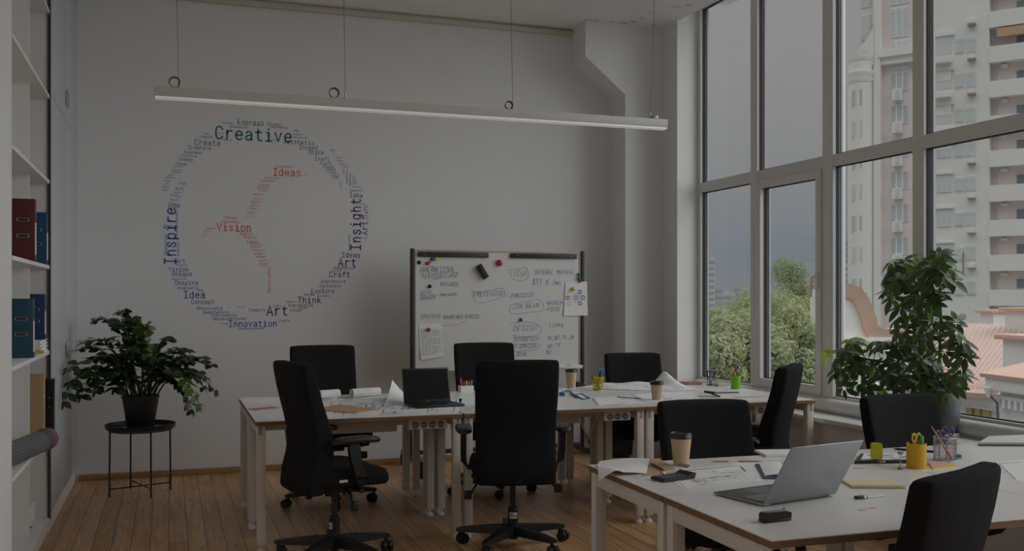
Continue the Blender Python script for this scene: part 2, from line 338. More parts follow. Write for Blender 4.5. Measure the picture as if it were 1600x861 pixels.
# ------------------------------------------------------------ stroke lettering (wall words, marker writing, prints)
G = {
'A': '0,0 2,7 4,0;.8,2.3 3.2,2.3', 'B': '.4,0 .4,7;~.4,7 2.6,6.9 3.4,5.6 2.6,3.9 .4,3.7;~.4,3.7 3,3.5 3.8,1.9 3,.2 .4,0', 'C': '~3.9,5.6 3.2,6.7 2,7 .8,6.3 .3,3.5 .8,.7 2,0 3.2,.3 3.9,1.4',
'D': '.4,0 .4,7;~.4,7 2.4,6.8 3.7,5.3 3.9,3.5 3.7,1.7 2.4,.2 .4,0', 'E': '3.8,0 .5,0 .5,7 3.8,7;.5,3.6 3.3,3.6', 'F': '.5,0 .5,7 3.8,7;.5,3.6 3.3,3.6', 'G': '~3.8,5.7 3,6.8 1.8,6.9 .6,5.6 .3,3.5 .7,1.2 2,0 3.4,.5 3.8,1.3;3.8,1.3 3.8,3.2 2.3,3.2',
'H': '.3,0 .3,7;3.7,0 3.7,7;.3,3.6 3.7,3.6', 'I': '.4,0 3.6,0;.4,7 3.6,7;2,0 2,7', 'J': '~3.3,7 3.3,2 2.6,.2 1.3,.1 .5,1.2', 'K': '.4,0 .4,7;3.8,7 .4,3;1.5,4.2 3.9,0', 'L': '.5,7 .5,0 3.8,0', 'M': '.2,0 .4,7 2,3 3.6,7 3.8,0', 'N': '.4,0 .4,7 3.6,0 3.6,7',
'O': '~2,7 3.4,6.3 3.9,3.5 3.4,.7 2,0 .6,.7 .1,3.5 .6,6.3 2,7', 'P': '.5,0 .5,7;~.5,7 2.8,6.9 3.7,5.2 2.8,3.5 .5,3.3', 'R': '.5,0 .5,7;~.5,7 2.8,6.9 3.6,5.3 2.8,3.6 .5,3.4;2.1,3.4 3.9,0', 'S': '~3.7,5.8 3,6.9 1.4,6.9 .5,5.7 1,4.3 3,3.2 3.7,1.6 3,.2 1.2,.1 .3,1.3', 'T': '0,7 4,7;2,0 2,7', 'U': '~.4,7 .4,2 1,.4 2,0 3,.4 3.6,2 3.6,7', 'V': '0,7 2,0 4,7', 'W': '0,7 .9,0 2,4.5 3.1,0 4,7', 'X': '.2,0 3.8,7;.2,7 3.8,0', 'Y': '.2,7 2,3.5 3.8,7;2,3.5 2,0', 'Z': '.3,7 3.8,7 .3,0 3.8,0',
'a': '~.6,4.1 1.4,4.9 2.6,4.9 3.4,4 3.5,2.6 3.5,0;~3.5,2.9 1.8,2.8 .5,1.9 .6,.5 1.8,0 3.5,1.1', 'b': '.5,0 .5,7;~.5,3.8 2,5 3.6,3.9 3.6,1.2 2.1,0 .5,1.1', 'c': '~3.7,3.6 3,4.8 1.8,5 .6,3.8 .5,1.3 1.8,0 3.1,.2 3.8,1.4', 'd': '3.6,0 3.6,7;~3.6,3.8 2.1,5 .5,3.9 .5,1.2 2,0 3.6,1.1',
'e': '.5,2.6 3.7,2.6;~3.7,2.6 3.4,4.3 2.1,5 .8,4.2 .4,2.5 .8,.8 2.2,0 3.6,.8', 'f': '.6,4.9 3.7,4.9;~1.9,0 1.9,5.5 2.4,6.7 3.9,6.9', 'g': '~3.5,3.8 2.1,5 .6,3.9 .6,1.2 2.1,0 3.5,1.2;~3.5,5 3.5,-.6 2.8,-1.8 .9,-1.7', 'h': '.5,0 .5,7;~.5,3.5 1.8,4.9 3.1,4.6 3.5,3 3.5,0', 'i': '.7,5 2.1,5 2.1,0;.5,0 3.7,0;2,6.6 2.15,7.1', 'j': '1,5 2.6,5 2.6,-1;2.5,6.6 2.65,7.1', 'k': '.6,0 .6,7;3.5,5 .6,2.2;1.6,3 3.8,0', 'l': '.7,7 2.1,7 2.1,0;.5,0 3.7,0',
'm': '.2,0 .2,5;~.2,4 1.2,5 2,4 2,0;~2,4 3,5 3.8,4 3.8,0', 'n': '.5,0 .5,5;~.5,3.5 1.8,4.9 3.1,4.6 3.5,3 3.5,0', 'o': '~2,5 3.4,4.2 3.7,2.5 3.4,.8 2,0 .6,.8 .3,2.5 .6,4.2 2,5', 'p': '.5,5 .5,-2;~.5,3.8 2,5 3.6,3.9 3.6,1.2 2.1,0 .5,1.1', 'q': '3.5,5 3.5,-2;~3.5,3.8 2.1,5 .5,3.9 .5,1.2 2,0 3.5,1.1', 'r': '.9,0 .9,5;~.9,3.3 2,4.8 3.7,4.8', 's': '~3.4,4 2.7,4.9 1.4,4.9 .7,3.9 1.4,2.9 2.8,2.3 3.5,1.2 2.7,.1 1.3,.1 .5,1.1', 't': '.3,4.9 3.5,4.9;~1.7,6.5 1.7,1.4 2.2,.2 3.6,.2', 'u': '~.5,5 .5,1.5 1.2,.1 2.5,.2 3.5,1.5;3.5,5 3.5,0', 'v': '.3,5 2,0 3.7,5', 'w': '0,5 1,0 2,3.6 3,0 4,5', 'x': '.4,0 3.6,5;.4,5 3.6,0', 'y': '.4,5 2.1,.2;~3.7,5 2.1,.2 1.4,-1.6 .4,-1.9', 'z': '.5,5 3.5,5 .5,0 3.6,0',
'0': '~2,7 3.4,6 3.7,3.5 3.4,1 2,0 .6,1 .3,3.5 .6,6 2,7', '1': '.8,5.6 2.2,7 2.2,0', '2': '~.4,5.4 1.2,6.8 2.8,6.9 3.6,5.4 3,3.6 .3,0;.3,0 3.8,0', '3': '~.4,6.2 2,7 3.4,5.6 1.8,3.8;~1.8,3.8 3.7,2.4 2.6,.2 .4,.6', '5': '3.5,7 .8,7 .6,4;~.6,4 2.4,4.4 3.6,2.6 2.6,.3 .4,.5', '9': '~3.5,5 2,7 .5,5 2,3.4 3.5,5;3.5,5 3.1,0', '6': '~3.2,6.8 1,4.6 .4,2 2,0 3.5,1.8 2.2,3.6 .5,2.3', '8': '~2,7 3.3,5.4 2,3.8 .4,1.8 2,0 3.6,1.8 2,3.8 .7,5.4 2,7', '4': '2.8,0 2.8,7 .2,2 3.8,2', '7': '.3,7 3.7,7 1.5,0',
'-': '.5,3 3.5,3', '.': '1.8,0 2.2,.3', ',': '2.2,.6 1.6,-1', '/': '.4,-.5 3.6,7.2', '!': '2,7 2,2;2,0 2,.4', '$': '~3.7,5.8 3,6.9 1.4,6.9 .5,5.7 1,4.3 3,3.2 3.7,1.6 3,.2 1.2,.1 .3,1.3;2,7.6 2,-.6', "'": '2,7 1.8,5.6', ':': '2,1 2,1.4;2,4 2,4.4', '(': '~3,7.4 1.6,5.5 1.4,2 2.8,-.6', ')': '~1,7.4 2.4,5.5 2.6,2 1.2,-.6'}
def catmull(p, k=4):
    if len(p) < 3: return p
    closed = p[0] == p[-1]; out = []
    for i in range(len(p)-1):
        p0 = p[i-1] if i > 0 else (p[-2] if closed else p[0]); p1, p2 = p[i], p[i+1]
        p3 = p[i+2] if i+2 < len(p) else (p[1] if closed else p[-1])
        for j in range(k):
            t = j/k
            out.append(tuple(.5*(2*p1[a]+(p2[a]-p0[a])*t+(2*p0[a]-5*p1[a]+4*p2[a]-p3[a])*t*t+(3*p1[a]-p0[a]-3*p2[a]+p3[a])*t**3) for a in (0, 1)))
    return out+[p[-1]]
def strokes(ch, k=4):
    out = []
    if ch == ' ' or ch not in G: return out
    for s in G[ch].split(';'):
        sm_ = s.startswith('~'); p = [tuple(float(q) for q in w.split(',')) for w in s.lstrip('~').split()]
        out.append(catmull(p, k) if sm_ else p)
    return out
def ribbon(mb, poly, w, Mf, sub=0.0, m=0):
    """flat ink ribbon of width w along a 2-D polyline, mapped to space by Mf(x, y)"""
    pts = []
    for i, p in enumerate(poly):
        if i and sub:
            q = poly[i-1]; n = int(math.hypot(p[0]-q[0], p[1]-q[1])/sub)
            for j in range(1, n+1): pts.append((q[0]+(p[0]-q[0])*j/(n+1), q[1]+(p[1]-q[1])*j/(n+1)))
        if not pts or math.hypot(p[0]-pts[-1][0], p[1]-pts[-1][1]) > 1e-6: pts.append(p)
    if len(pts) < 2: return
    h = w/2; L_, R_ = [], []
    for i, p in enumerate(pts):
        a = pts[max(i-1, 0)]; b = pts[min(i+1, len(pts)-1)]
        dx, dy = b[0]-a[0], b[1]-a[1]; l = math.hypot(dx, dy) or 1; dx /= l; dy /= l
        k = 1.0
        if 0 < i < len(pts)-1:
            e = (p[0]-a[0], p[1]-a[1]); le = math.hypot(*e) or 1; c = (e[0]*dx+e[1]*dy)/le; k = 1/max(.55, c)
        ex = -h*.8 if i == 0 else (h*.8 if i == len(pts)-1 else 0)
        x, y = p[0]+dx*ex, p[1]+dy*ex
        L_.append(Mf(x-dy*h*k, y+dx*h*k)); R_.append(Mf(x+dy*h*k, y-dx*h*k))
    n = len(L_); mb.add(L_+R_, [(n+i, n+i+1, i+1, i) for i in range(n-1)], m)
def text(mb, s, Mf, adv, wt=.17, k=4, jit=0.0, rn=None, slant=0.0, hs=1.0):
    """monospaced stroke text: adv = advance per character; cap height is about 1.2 advances"""
    un = adv/5.6
    for i, ch in enumerate(s):
        for st in strokes(ch, k):
            j = (rn.uniform(-jit, jit), rn.uniform(-jit, jit)) if jit else (0, 0)
            q = [((x+.8+j[0]+slant*y)*un+i*adv, (y+j[1]*1.5)*un*hs) for x, y in st]
            ribbon(mb, q, adv*wt, Mf)
# ------------------------------------------------------------ the word cloud on the back wall, laid out as a clock
TEAL, BLUE, PURP, RED, FADE = range(5)
WORDS = [('Creative',334.3,457.4,216.2,TEAL),('Express',370.6,413.2,193.8,TEAL),('Invent',416.5,439.4,195.8,TEAL),('Aesthetic',423,450,199.8,TEAL),('Innovation',358,388,199.3,TEAL),('Concept',348,364,193,TEAL),('Insight',393.5,409.7,196.5,TEAL),('Think',316.8,327.3,210,TEAL),('Inspire',310.7,332,215,TEAL),('Create',303,345,226,TEAL),('Concept',347,363.3,219.4,TEAL),('Insight',424.8,438.2,219,TEAL),('Craft',337.7,348.8,209,TEAL),('Idea',458,467,205,TEAL),('Explore',458,474,211,TEAL),('Innovation',457.4,480.4,215.5,TEAL),
('Aesthetic',442.5,491.6,224.3,TEAL),('Invent',466.8,497.8,233,TEAL),('Think',480.7,507.2,241,TEAL),('Craft',491.8,515,250.8,TEAL),('Craft',499.7,518.5,257,TEAL),('Unique',503.4,522,261.5,TEAL),('Think',509,524,266,TEAL),('Vision',511,525,269.8,TEAL),('Create',518,528.5,272.4,TEAL),('Idea',516.7,529,277,TEAL),('Invent',522,529.5,279.4,TEAL),
('Creative',293.4,330.3,232.7,TEAL),('Express',288,315.5,239.7,TEAL),('Creative',282.3,307.8,244.8,TEAL),('Create',278,301.5,250.8,TEAL),('Think',273.7,292.3,257.9,TEAL),('Visionary',271,286,261,TEAL),('Imagination',269,285.3,266.2,TEAL),('Innovation',267.4,283.7,269.7,TEAL),('Craft',262,271,274.8,TEAL),('Inspire',258.6,274.4,278.3,TEAL),('Concept',255.8,268,283.2,TEAL),('Art',257.4,264.4,288.3,TEAL),('Expressive',252.8,265.6,291.6,TEAL),('Explore',254.4,264.4,294.4,TEAL),('Unique',252,261.4,298,TEAL),
('Insight',278.3,291.6,286.5,BLUE),('Visionary',279,291.6,289.4,BLUE),('Art',273.7,287.2,297.4,BLUE),('Resourceful',270.7,285.8,301.6,BLUE),('Explore',266,278.3,305.6,BLUE),('Vision',273.2,284,308.5,BLUE),('Inspire',264.9,280.2,313.2,BLUE),('Idea',262.8,281.3,321.8,BLUE),('Insight',261.4,280.7,325,BLUE),('Ideas',254.4,270,354.5,BLUE),
('Art',275,290,410.5,BLUE),('Vision',275,292.5,415.7,BLUE),('Vision',262.8,295.3,423.7,BLUE),('Unique',268,300.4,431,BLUE),('Resourceful',267.4,291.8,437,BLUE),('Inspire',272.3,310.2,444.9,BLUE),('Originality',276.8,311,451.6,BLUE),('Idea',306.4,317.6,455,BLUE),('Idea',286.2,321.4,465.8,BLUE),('Concept',298,335.7,474.8,BLUE),('Resourceful',307.4,348.7,483.9,BLUE),('Imaginative',315.6,357.8,490,BLUE),('Individuality',330,370.4,494.4,BLUE),('Unconventional',332.7,386.8,500.4,BLUE),('Invent',344,357,506.6,BLUE),('Innovation',356.5,433.3,510.6,BLUE),('Unconventional',371.3,413.2,515,BLUE),('Create',433.7,453,503,FADE),
('Aesthetic',370.4,383.8,480.5,PURP),('Inspire',388,414.5,486.5,PURP),('Art',415.8,450.7,492.5,PURP),('Create',426.3,439.3,479.5,PURP),('Insight',452,472.7,486.5,PURP),('Create',466,481,482.2,PURP),('Expressive',451,489.3,479.2,PURP),('Explore',447,463.7,472.7,PURP),('Think',464.6,502,473.5,PURP),('Aesthetic',495,516.3,463.7,PURP),('Unique',474.3,492,461.8,PURP),('Explore',485.7,523,458,PURP),('Visionary',498.7,533,449,PURP),('Expressive',501.6,540.7,441.8,PURP),('Craft',513.7,547.5,432.8,PURP),('Unique',520.3,533.7,424,PURP),('Imaginative',520.3,554.8,420.3,PURP),('Art',527.3,557.7,416.3,PURP),('Ideas',533.3,563.7,402,PURP),('Concept',563.4,574.5,372.4,PURP),('Expressive',554.5,571.5,319.4,PURP),('Idea',546,567,308,PURP),('Imaginative',546,566,298.5,PURP),('Innovation',550,564,292.6,PURP),
('Idea',515,523,235.7,PURP),('Art',519.4,524,239,PURP),('Vision',521,527,242.7,PURP),('Create',524.3,534,247,PURP),('Explore',526,537,252,PURP),('Inspire',529,541,256.6,PURP),('Insight',533.4,544.3,261,PURP),
('Ideas',425.8,470.7,273.8,RED),('Originality',432,458.3,261,RED),('Invent',471,480,274.5,RED),('Expressive',412.8,436,278.7,RED),('Concept',408,429.5,284,RED),('Vision',402.7,421.7,290.7,RED),('Effort',401.9,421,295.6,RED),('Expressive',404,419.4,298.8,RED),('Explore',395,411.3,304.6,RED),('Creative',396,410.8,311.2,RED),('Imaginative',390.8,411,315.6,RED),('Aesthetic',392.6,406,319,RED),('Expressive',389.7,404.3,322.4,RED),('Ideas',389.7,401.4,327,RED),('Craft',386.7,398.3,333,RED),('Expressive',384.8,397.8,335.6,RED),('Innovative',384,397.8,339.8,RED),('Concept',350,371.8,341.6,RED),('Visionary',346,374.6,347.6,RED),('Vision',338,393.3,360,RED),('Insight',321.7,337.6,357.9,RED),('Aesthetic',317,330.8,362,RED),('Craft',315,324.3,366.5,RED),('Invent',312.4,320,369.8,RED),('Innovative',370.5,393.7,363.2,RED),('Explore',375.4,396,367.6,RED),('Inspire',380,401.4,372.5,RED),('Ideas',385.3,404.3,379.9,RED),('Resourceful',390,411.3,383,RED),('Reality',391.2,407,387,RED),('Resourceful',393.3,415,392,RED),('Insight',395.5,411.7,397.5,RED),('Concept',398.9,415.4,402.2,RED),('Inspire',403.5,418.2,408,RED),('Originality',403.5,419.7,412.4,RED),('Unique',405.7,417.3,416,RED)]
# upright words: text, baseline u, bottom v, top v
VW = [('Inspire',274.4,414.7,324,BLUE),('Unconventional',277.9,374.7,331.8,BLUE),('Imaginative',260.4,399,365.4,BLUE),('Creative',280,400.3,379,BLUE),('Insight',563.1,392.5,309.3,PURP),('Craft',574.3,343,321,PURP),('Art',574.3,368.3,345.5,PURP),('Resourceful',547.2,392.2,366.2,PURP),('Create',537.5,272.7,263.6,PURP),('Imaginative',543,286.6,265,PURP),('Imagination',548,290.8,270,PURP),('Visionary',553,289.4,273.4,PURP),('Explore',555.7,288.7,278,PURP),('Invent',558,288.4,282.4,PURP),('Expressive',533,295.7,281.5,TEAL),('Resourceful',422.5,458,416.7,RED)]
WM = [mat('wall_lettering_teal', (.055, .19, .27), .7), mat('wall_lettering_blue', (.075, .11, .46), .7), mat('wall_lettering_purple', (.10, .055, .24), .7), mat('wall_lettering_red', (.80, .17, .115), .7), mat('wall_lettering_pale_blue', (.22, .25, .34), .7)]
YW = YB-.0012
wc = thing('wall_lettering', 'clock-shaped cloud of teal, blue, purple and red words lettered on back wall', 'wall art', (0, 0, 0))
jobs = []
for s, ua, ub, v, c in WORDS:
    x0, z0 = on_y(ua, v, YW); x1_, _ = on_y(ub, v, YW); jobs.append(((x1_-x0)/len(s), s, x0, z0, c, 0))
for s, u, vb, vt, c in VW:
    x0, z0 = on_y(u, vb, YW); _, z1 = on_y(u, vt, YW); jobs.append(((z1-z0)/len(s), s, x0, z0, c, 1))
jobs.sort(key=lambda j: -j[0]*len(j[1])*j[0])
for adv, s, x0, z0, c, up in jobs[:99]:
    Mf = (lambda x, y: Vector((x0-y, YW, z0+x))) if up else (lambda x, y: Vector((x0+x, YW, z0+y)))
    mb = MB(); big = adv > .035
    text(mb, s, Mf, adv, .17 if big else .15, 4 if big else 2); mb.build('word', WM[c], wc, smooth=0)
# the very small words share one mesh; they keep their colours through material slots
tiny = MB()
for adv, s, x0, z0, c, up in jobs[99:]:
    Mf = (lambda x, y: Vector((x0-y, YW, z0+x))) if up else (lambda x, y: Vector((x0+x, YW, z0+y)))
    n0 = len(tiny.f); text(tiny, s, Mf, adv, .15, 2); tiny.mi[n0:] = [c]*(len(tiny.f)-n0)
tag(tiny.build('small_words', WM, wc, smooth=0), kind='stuff')
# ------------------------------------------------------------ desks
DW, DD, TH = 1.20, .70, .024
LEG = .048
def make_desk():
    d = thing('desk', 'desk', 'desk', (0, 0, 0))          # origin: front left corner on the floor
    z1 = TZ; z0 = TZ-TH
    t = MB().box(.001, DW-.001, .001, DD-.001, z1-.003, z1).build('tabletop', M_top, d)
    MB().box(.001, DW-.001, .001, DD-.001, z0, z1-.003).build('plywood_core', M_ply, d)
    f = MB(); b = .055; q = .012; w = .028
    f.box(q, q+w, q, DD-q, z0-b-.001, z0-.001, .002).box(DW-q-w, DW-q, q, DD-q, z0-b-.001, z0-.001, .002)
    f.box(q+w, DW-q-w, .22, .22+w, z0-b-.001, z0-.001, .002).box(q+w, DW-q-w, DD-.20-w, DD-.20, z0-b-.001, z0-.001, .002)
    f.build('frame', M_steel, d)
    bo = MB()
    for y in (.10, .35, .6): bo.lathe([(.004, 0), (.004, .005)], 8, (q-.001, y, z0-.008))
    bo.build('bolts', M_chrome, d)
    for x in (q-.004, DW-q+.004-LEG):
        for y in (.012, DD-.012-LEG):
            l = MB().box(x, x+LEG, y, y+LEG, .045, z0-.002, .003).build('leg', M_steel, d)
            MB().lathe([(.022, 0), (.024, .004), (.020, .016), (.009, .024), (.009, .047)], 16, (x+LEG/2, y+LEG/2, 0)).build('foot', M_white, l)
    return d
def socket_strip(d, x0, n, y=.045):
    z0 = TZ-TH-.012; w = .052
    s = MB().box(x0, x0+n*w+.03, y, y+.05, z0-.052, z0+.011, .005).build('socket_strip', M_steel, d)
    for i in range(n):
        cx = x0+.015+w*(i+.5); cz = z0-.026
        M = Matrix.Translation((cx, y, cz)) @ Matrix.Rotation(R(90), 4, 'X')
        mb = MB(); mb.loft([[M @ Vector((r*math.cos(2*math.pi*j/18), r*math.sin(2*math.pi*j/18), h)) for j in range(18)] for r, h in ((.021, 0), (.021, .003), (.018, .003), (.017, .001))])
        for sx in (-.007, .007):
            mb.loft([[M @ Vector((sx+.003*math.cos(2*math.pi*j/8), .003*math.sin(2*math.pi*j/8), h)) for j in range(8)] for h in (.001, .0036)], m=1)
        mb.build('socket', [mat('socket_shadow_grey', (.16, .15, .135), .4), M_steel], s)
proto_desk = make_desk()
BX = [.455, 1.665, 2.868]; FY, FY2 = 5.705, 6.408
specs = [
 (BX[0], FY, 'white desk with brown ply edge, front row of far group, at its left end', 2, (.88, 4)),
 (BX[1], FY, 'white desk in the middle of far group, behind tall chair seen from behind', 2, (.93, 3)),
 (BX[2], FY, 'white desk carrying green pen cup, front row by the window, far group', 2, (.78, 4)),
 (BX[0], FY2, 'rear white desk of far group under the curled drawing rolls at left', 1, None),
 (BX[1], FY2, 'rear middle white desk of far group, in front of whiteboard', 1, None),
 (BX[2], FY2, 'rear white desk of far group with the red notebook, near window corner', 1, None),
 (1.615, 2.432, 'nearest white desk, holding the silver laptop in the foreground', 0, None),
 (1.615, 3.135, 'white desk of near group under coffee cup and calculator, behind laptop desk', 0, None),
 (2.818, 2.432, 'white desk of near group at the right picture edge, behind nearest chair back', 0, None),
 (2.818, 3.135, 'rear right white desk of near group below plant sill, under stacked notebooks', 0, None)]
for i, (x, y, lab, tray, sock) in enumerate(specs):
    d = proto_desk if i == 0 else copy_tree(proto_desk)
    d.location = (x, y, 0); d['label'] = lab
    if y < 4: d.scale = (1, .965, 1); d.rotation_euler = (0, 0, R(-.9)); v = rotz(R(-.9)) @ Vector((x-1.615, (y-2.432)*.965, 0)); d.location = (1.615+v.x, 2.432+v.y, 0)
    elif x > 2.8: d.scale = (1.06, 1, 1)
    d['label'] = lab; d['category'] = 'desk'; d['group'] = 'white desks pushed together in two groups'
for i, (x, y, lab, tray, sock) in enumerate(specs):
    d = [o for o in COL.objects if o.get('label') == lab][0]
    if tray:
        z0 = TZ-TH-.006
        MB().box(.30, .86, .27, .40, z0-.095, z0-.005, .004).build('cable_tray', M_steel, d)
    if sock: socket_strip(d, sock[0], sock[1])

# ------------------------------------------------------------ office chairs
def make_chair():
    c = thing('office_chair', 'chair', 'chair', (0, 0, 0))      # origin on the floor under the hub, faces +Y
    # seat
    rings = []
    for z, k, dy in ((.425, .86, 0), (.432, .95, 0), (.448, .99, 0), (.475, 1.0, 0), (.500, .985, 0), (.514, .94, 0), (.521, .86, 0), (.524, .6, 0)):
        rg = ring_se(0, .015, z, .245*k, .245*k, 40, 4.5)
        for p in rg:
            q = max(0, (p.y-.06)/.2); p.z -= .035*q*q*(1 if z > .46 else .5)
            p.z += .012*min(1, (p.x/.24)**2)*(1 if z > .5 else 0)
        rings.append(rg)
    seat = MB().loft(rings).build('seat', M_blk, c, smooth=60)
    # backrest: S-shaped in profile, gently wrapped
    prof = [(.393, -.214, .030, .205), (.398, -.214, .044, .216), (.412, -.213, .052, .221), (.50, -.196, .060, .223), (.58, -.172, .062, .224), (.65, -.166, .058, .225), (.72, -.175, .054, .227), (.80, -.197, .049, .229), (.88, -.222, .045, .231), (.96, -.243, .043, .232), (1.04, -.258, .042, .232), (1.072, -.263, .040, .231), (1.084, -.265, .034, .228), (1.090, -.266, .024, .221)]
    rings = []
    for z, y, th, w in prof:
        rg = ring_se(0, y, z, w, th, 56, 7.0)
        for p in rg: p.y += .030*(p.x/.23)**2; p.z += -.006*(p.x/.23)**4 if z > 1 else 0
        rings.append(rg)
    MB().loft(rings).build('backrest', M_blk, c, smooth=60)
    # mechanism, levers, back bracket
    m = MB().box(-.085, .085, -.10, .13, .372, .424, .012).box(-.055, .055, -.20, -.08, .385, .42, .01)
    m.tube([(-.235, .06, .40), (.235, .06, .40)], .013, 10)
    m.build('seat_mechanism', M_blkp, c)
    for sx, y0, dz in ((1, .02, -.03), (-1, -.03, -.05)):
        l = MB().tube([(sx*.08, y0, .395), (sx*.20, y0-.01, .388), (sx*.245, y0-.02, .37+dz)], .008, 8)
        l.box(sx*.262-.022, sx*.262+.022, y0-.035, y0+.0, .335+dz, .385+dz, .008); l.build('lever', M_blkp, c)
    # armrests
    for sx in (-1, 1):
        a = MB(); ys = (.06, .055, .03, .0, -.01, -.01); xs = (.20, .262, .283, .286, .286, .286); zs = (.40, .405, .44, .52, .58, .627)
        rings = []
        for x, y, z in zip(xs, ys, zs):
            hor = z < .41
            rings.append([Vector((sx*x+(0 if hor else .016*cx), y+.030*cy, z+(.012*cx if hor else 0))) for cx, cy in ((1, 1), (-1, 1), (-1, -1), (1, -1))] if sx > 0 else [Vector((sx*x+(0 if hor else -.016*cx), y+.030*cy, z+(.012*cx if hor else 0))) for cx, cy in ((1, 1), (-1, 1), (-1, -1), (1, -1))])
        a.loft(rings); ar = a.build('armrest', M_blkp, c, smooth=50)
        rg = []
        for z, k in ((.622, .88), (.628, 1.0), (.642, 1.0), (.650, .93), (.653, .7)):
            ring = ring_se(sx*.285, .0, z, .045*k+.002, .130*k+.006, 32, 3.2)
            for p in ring: p.z -= .012*max(0, abs(p.y)/.13-.4)
            rg.append(ring)
        MB().loft(rg).build('arm_pad', M_blkp, ar, smooth=60)
    # gas column
    g = MB().lathe([(.030, .105), (.030, .215), (.026, .22), (.026, .232)], 20).lathe([(.0165, .14), (.0165, .378)], 16).lathe([(.028, .045), (.028, .10)], 16)
    gc = g.build('gas_column', M_blkm, c)
    st = MB(); n = 8; rr = .0308
    st.loft([[(rr*math.cos(a), rr*math.sin(a), z) for a in [R(-135+90*j/n) for j in range(n+1)]] for z in (.165, .200)], False, False, closed=False)
    for k in range(7): 
        a = R(-122+5*k); 
        if k % 3 != 2: st.box(rr*math.cos(a)-.0008, rr*math.cos(a)+.0008, rr*math.sin(a)-.0008, rr*math.sin(a)+.0008, .172, .193, m=1)
    for k in range(3):
        a = R(-78+9*k); st.box(rr*math.cos(a)-.0012, rr*math.cos(a)+.0012, rr*math.sin(a)-.0008, rr*math.sin(a)+.0008, .174, .186, m=1)
    st.build('column_label', [mat('label_white', (.7, .7, .7), .5), M_dark], gc)
    MB().lathe([(.048, .068), (.055, .075), (.052, .118), (.036, .125)], 24).build('hub', M_blkp, c)
    for i in range(5):
        M = rotz(R(72*i+36+180)); b = MB(); rings = []
        for r, w, z0, z1 in ((.03, .036, .068, .124), (.10, .032, .072, .121), (.22, .027, .074, .110), (.31, .022, .074, .099), (.332, .018, .076, .094)):
            rings.append([M @ Vector((w*q, r, z)) for q, z in ((-1, z0), (1, z0), (.8, z1), (-.8, z1))])
        b.loft(rings); bl = b.build('base_leg', M_blkp, c, smooth=40)
        w = MB(); sw = rotz(R(37*i+11))
        C = Matrix.Translation(M @ Vector((0, .312, 0))) @ sw
        for sx in (-.017, .017):
            MM = C @ Matrix.Translation((sx, -.018, .0305)) @ Matrix.Rotation(R(90), 4, 'Y')
            w.loft([[MM @ Vector((r*math.cos(2*math.pi*j/20), r*math.sin(2*math.pi*j/20), h)) for j in range(20)] for r, h in ((.018, -.012), (.0275, -.0115), (.030, -.008), (.030, .008), (.0275, .0115), (.018, .012))])
        w.box(-.008, .008, -.03, .012, .025, .066, .004, C).lathe([(.008, .05), (.008, .085)], 10, (M @ Vector((0, .312, 0))))
        w.build('caster', M_blkp, bl)
    return c
ch0 = make_chair()
def place_chair(o, x, y, head, lift, bdz, lab):
    o.location = (x, y, 0); o.rotation_euler = (0, 0, -R(head)); o['label'] = lab; o['category'] = 'chair'; o['group'] = 'black office chairs around the desks'
    for k in o.children:
        n = k.name.split('.')[0]
        if n == 'backrest': k.location.z = lift+bdz
        elif n in ('seat', 'seat_mechanism', 'lever', 'armrest'): k.location.z = lift
        elif n == 'gas_column': k.location.z = min(0, lift*.45)
CH = [
 (.86, 5.50, 76, 0, 0, 'black high-backed office chair at left, turned sideways, white tag on seat side'),
 (1.06, 7.02, 177, 0, 0, 'black office chair behind the curled drawings, backrest against the white wall'),
 (1.875, 5.43, 13, 0, 0, 'black high-backed office chair seen squarely from behind, centre of the room'),
 (2.26, 7.04, 184, 0, 0, 'black office chair standing right in front of the whiteboard'),
 (3.50, 7.03, 186, -.05, -.05, 'black office chair by the wall duct, behind the far desk near corner'),
 (2.43, 4.04, 186, -.08, -.075, 'black office chair behind near desk, its broad back beside coffee cup'),
 (3.48, 3.86, 176, -.08, -.065, 'black office chair below the tall sill plant, behind pen cups'),
 (2.0, 2.455, -24, -.08, -.06, 'black office chair nearest the camera, at lower right, back to the viewer'),
 (3.02, 4.80, -46, 0, -.02, 'black office chair in profile by the window, between the two desk groups')]
for_base = {2: 2, 7: 14}
chairs = []
for i, a in enumerate(CH):
    o = ch0 if i == 0 else copy_tree(ch0); chairs.append(o); place_chair(o, *a)
    for k in o.children:
        if i in for_base and k.name.startswith('base_leg'): k.rotation_euler.z = R(for_base[i])
        if i in (0, 2, 8) and k.name.startswith('armrest'): k.location.z += .05
        if i == 7 and k.name.startswith('armrest') and k.data.vertices[-1].co.x < 0: k.location.x = .04
seat0 = [k for k in ch0.children if k.name.startswith('seat') and 'mech' not in k.name][0]
MB().box(.2445, .2475, -.075, -.028, .458, .472, .001).build('seat_tag', mat('tag_white', (.75, .75, .75), .6), seat0)

# ------------------------------------------------------------ mobile whiteboard
WX0, WX1, WY = 1.895, 3.42, 8.05
ZB0, ZB1 = .825, 1.83
wb = thing('mobile_whiteboard', 'wheeled whiteboard covered in blue marker notes, standing before back wall', 'whiteboard', (0, 0, 0))
M_board = mat('whiteboard_enamel', (.76, .755, .74), .25, .01, 4)
MB().box(WX0+.03, WX1-.03, WY-.012, WY+.012, ZB0, ZB1-.005).build('board', M_board, wb)
fr = MB(); mfr = mat('board_frame_tan', (.48, .38, .25), .5, .1, 12)
for a, b, c, d in ((WX0+.022, WX1-.022, ZB1-.012, ZB1), (WX0+.022, WX1-.022, ZB0-.012, ZB0+.004), (WX0+.022, WX0+.034, ZB0, ZB1-.005), (WX1-.034, WX1-.022, ZB0, ZB1-.005)): fr.box(a, b, WY-.016, WY+.016, c, d, .003)
fr.build('frame', mfr, wb)
mpost = mat('post_dark_brown', (.035, .030, .028), .45)
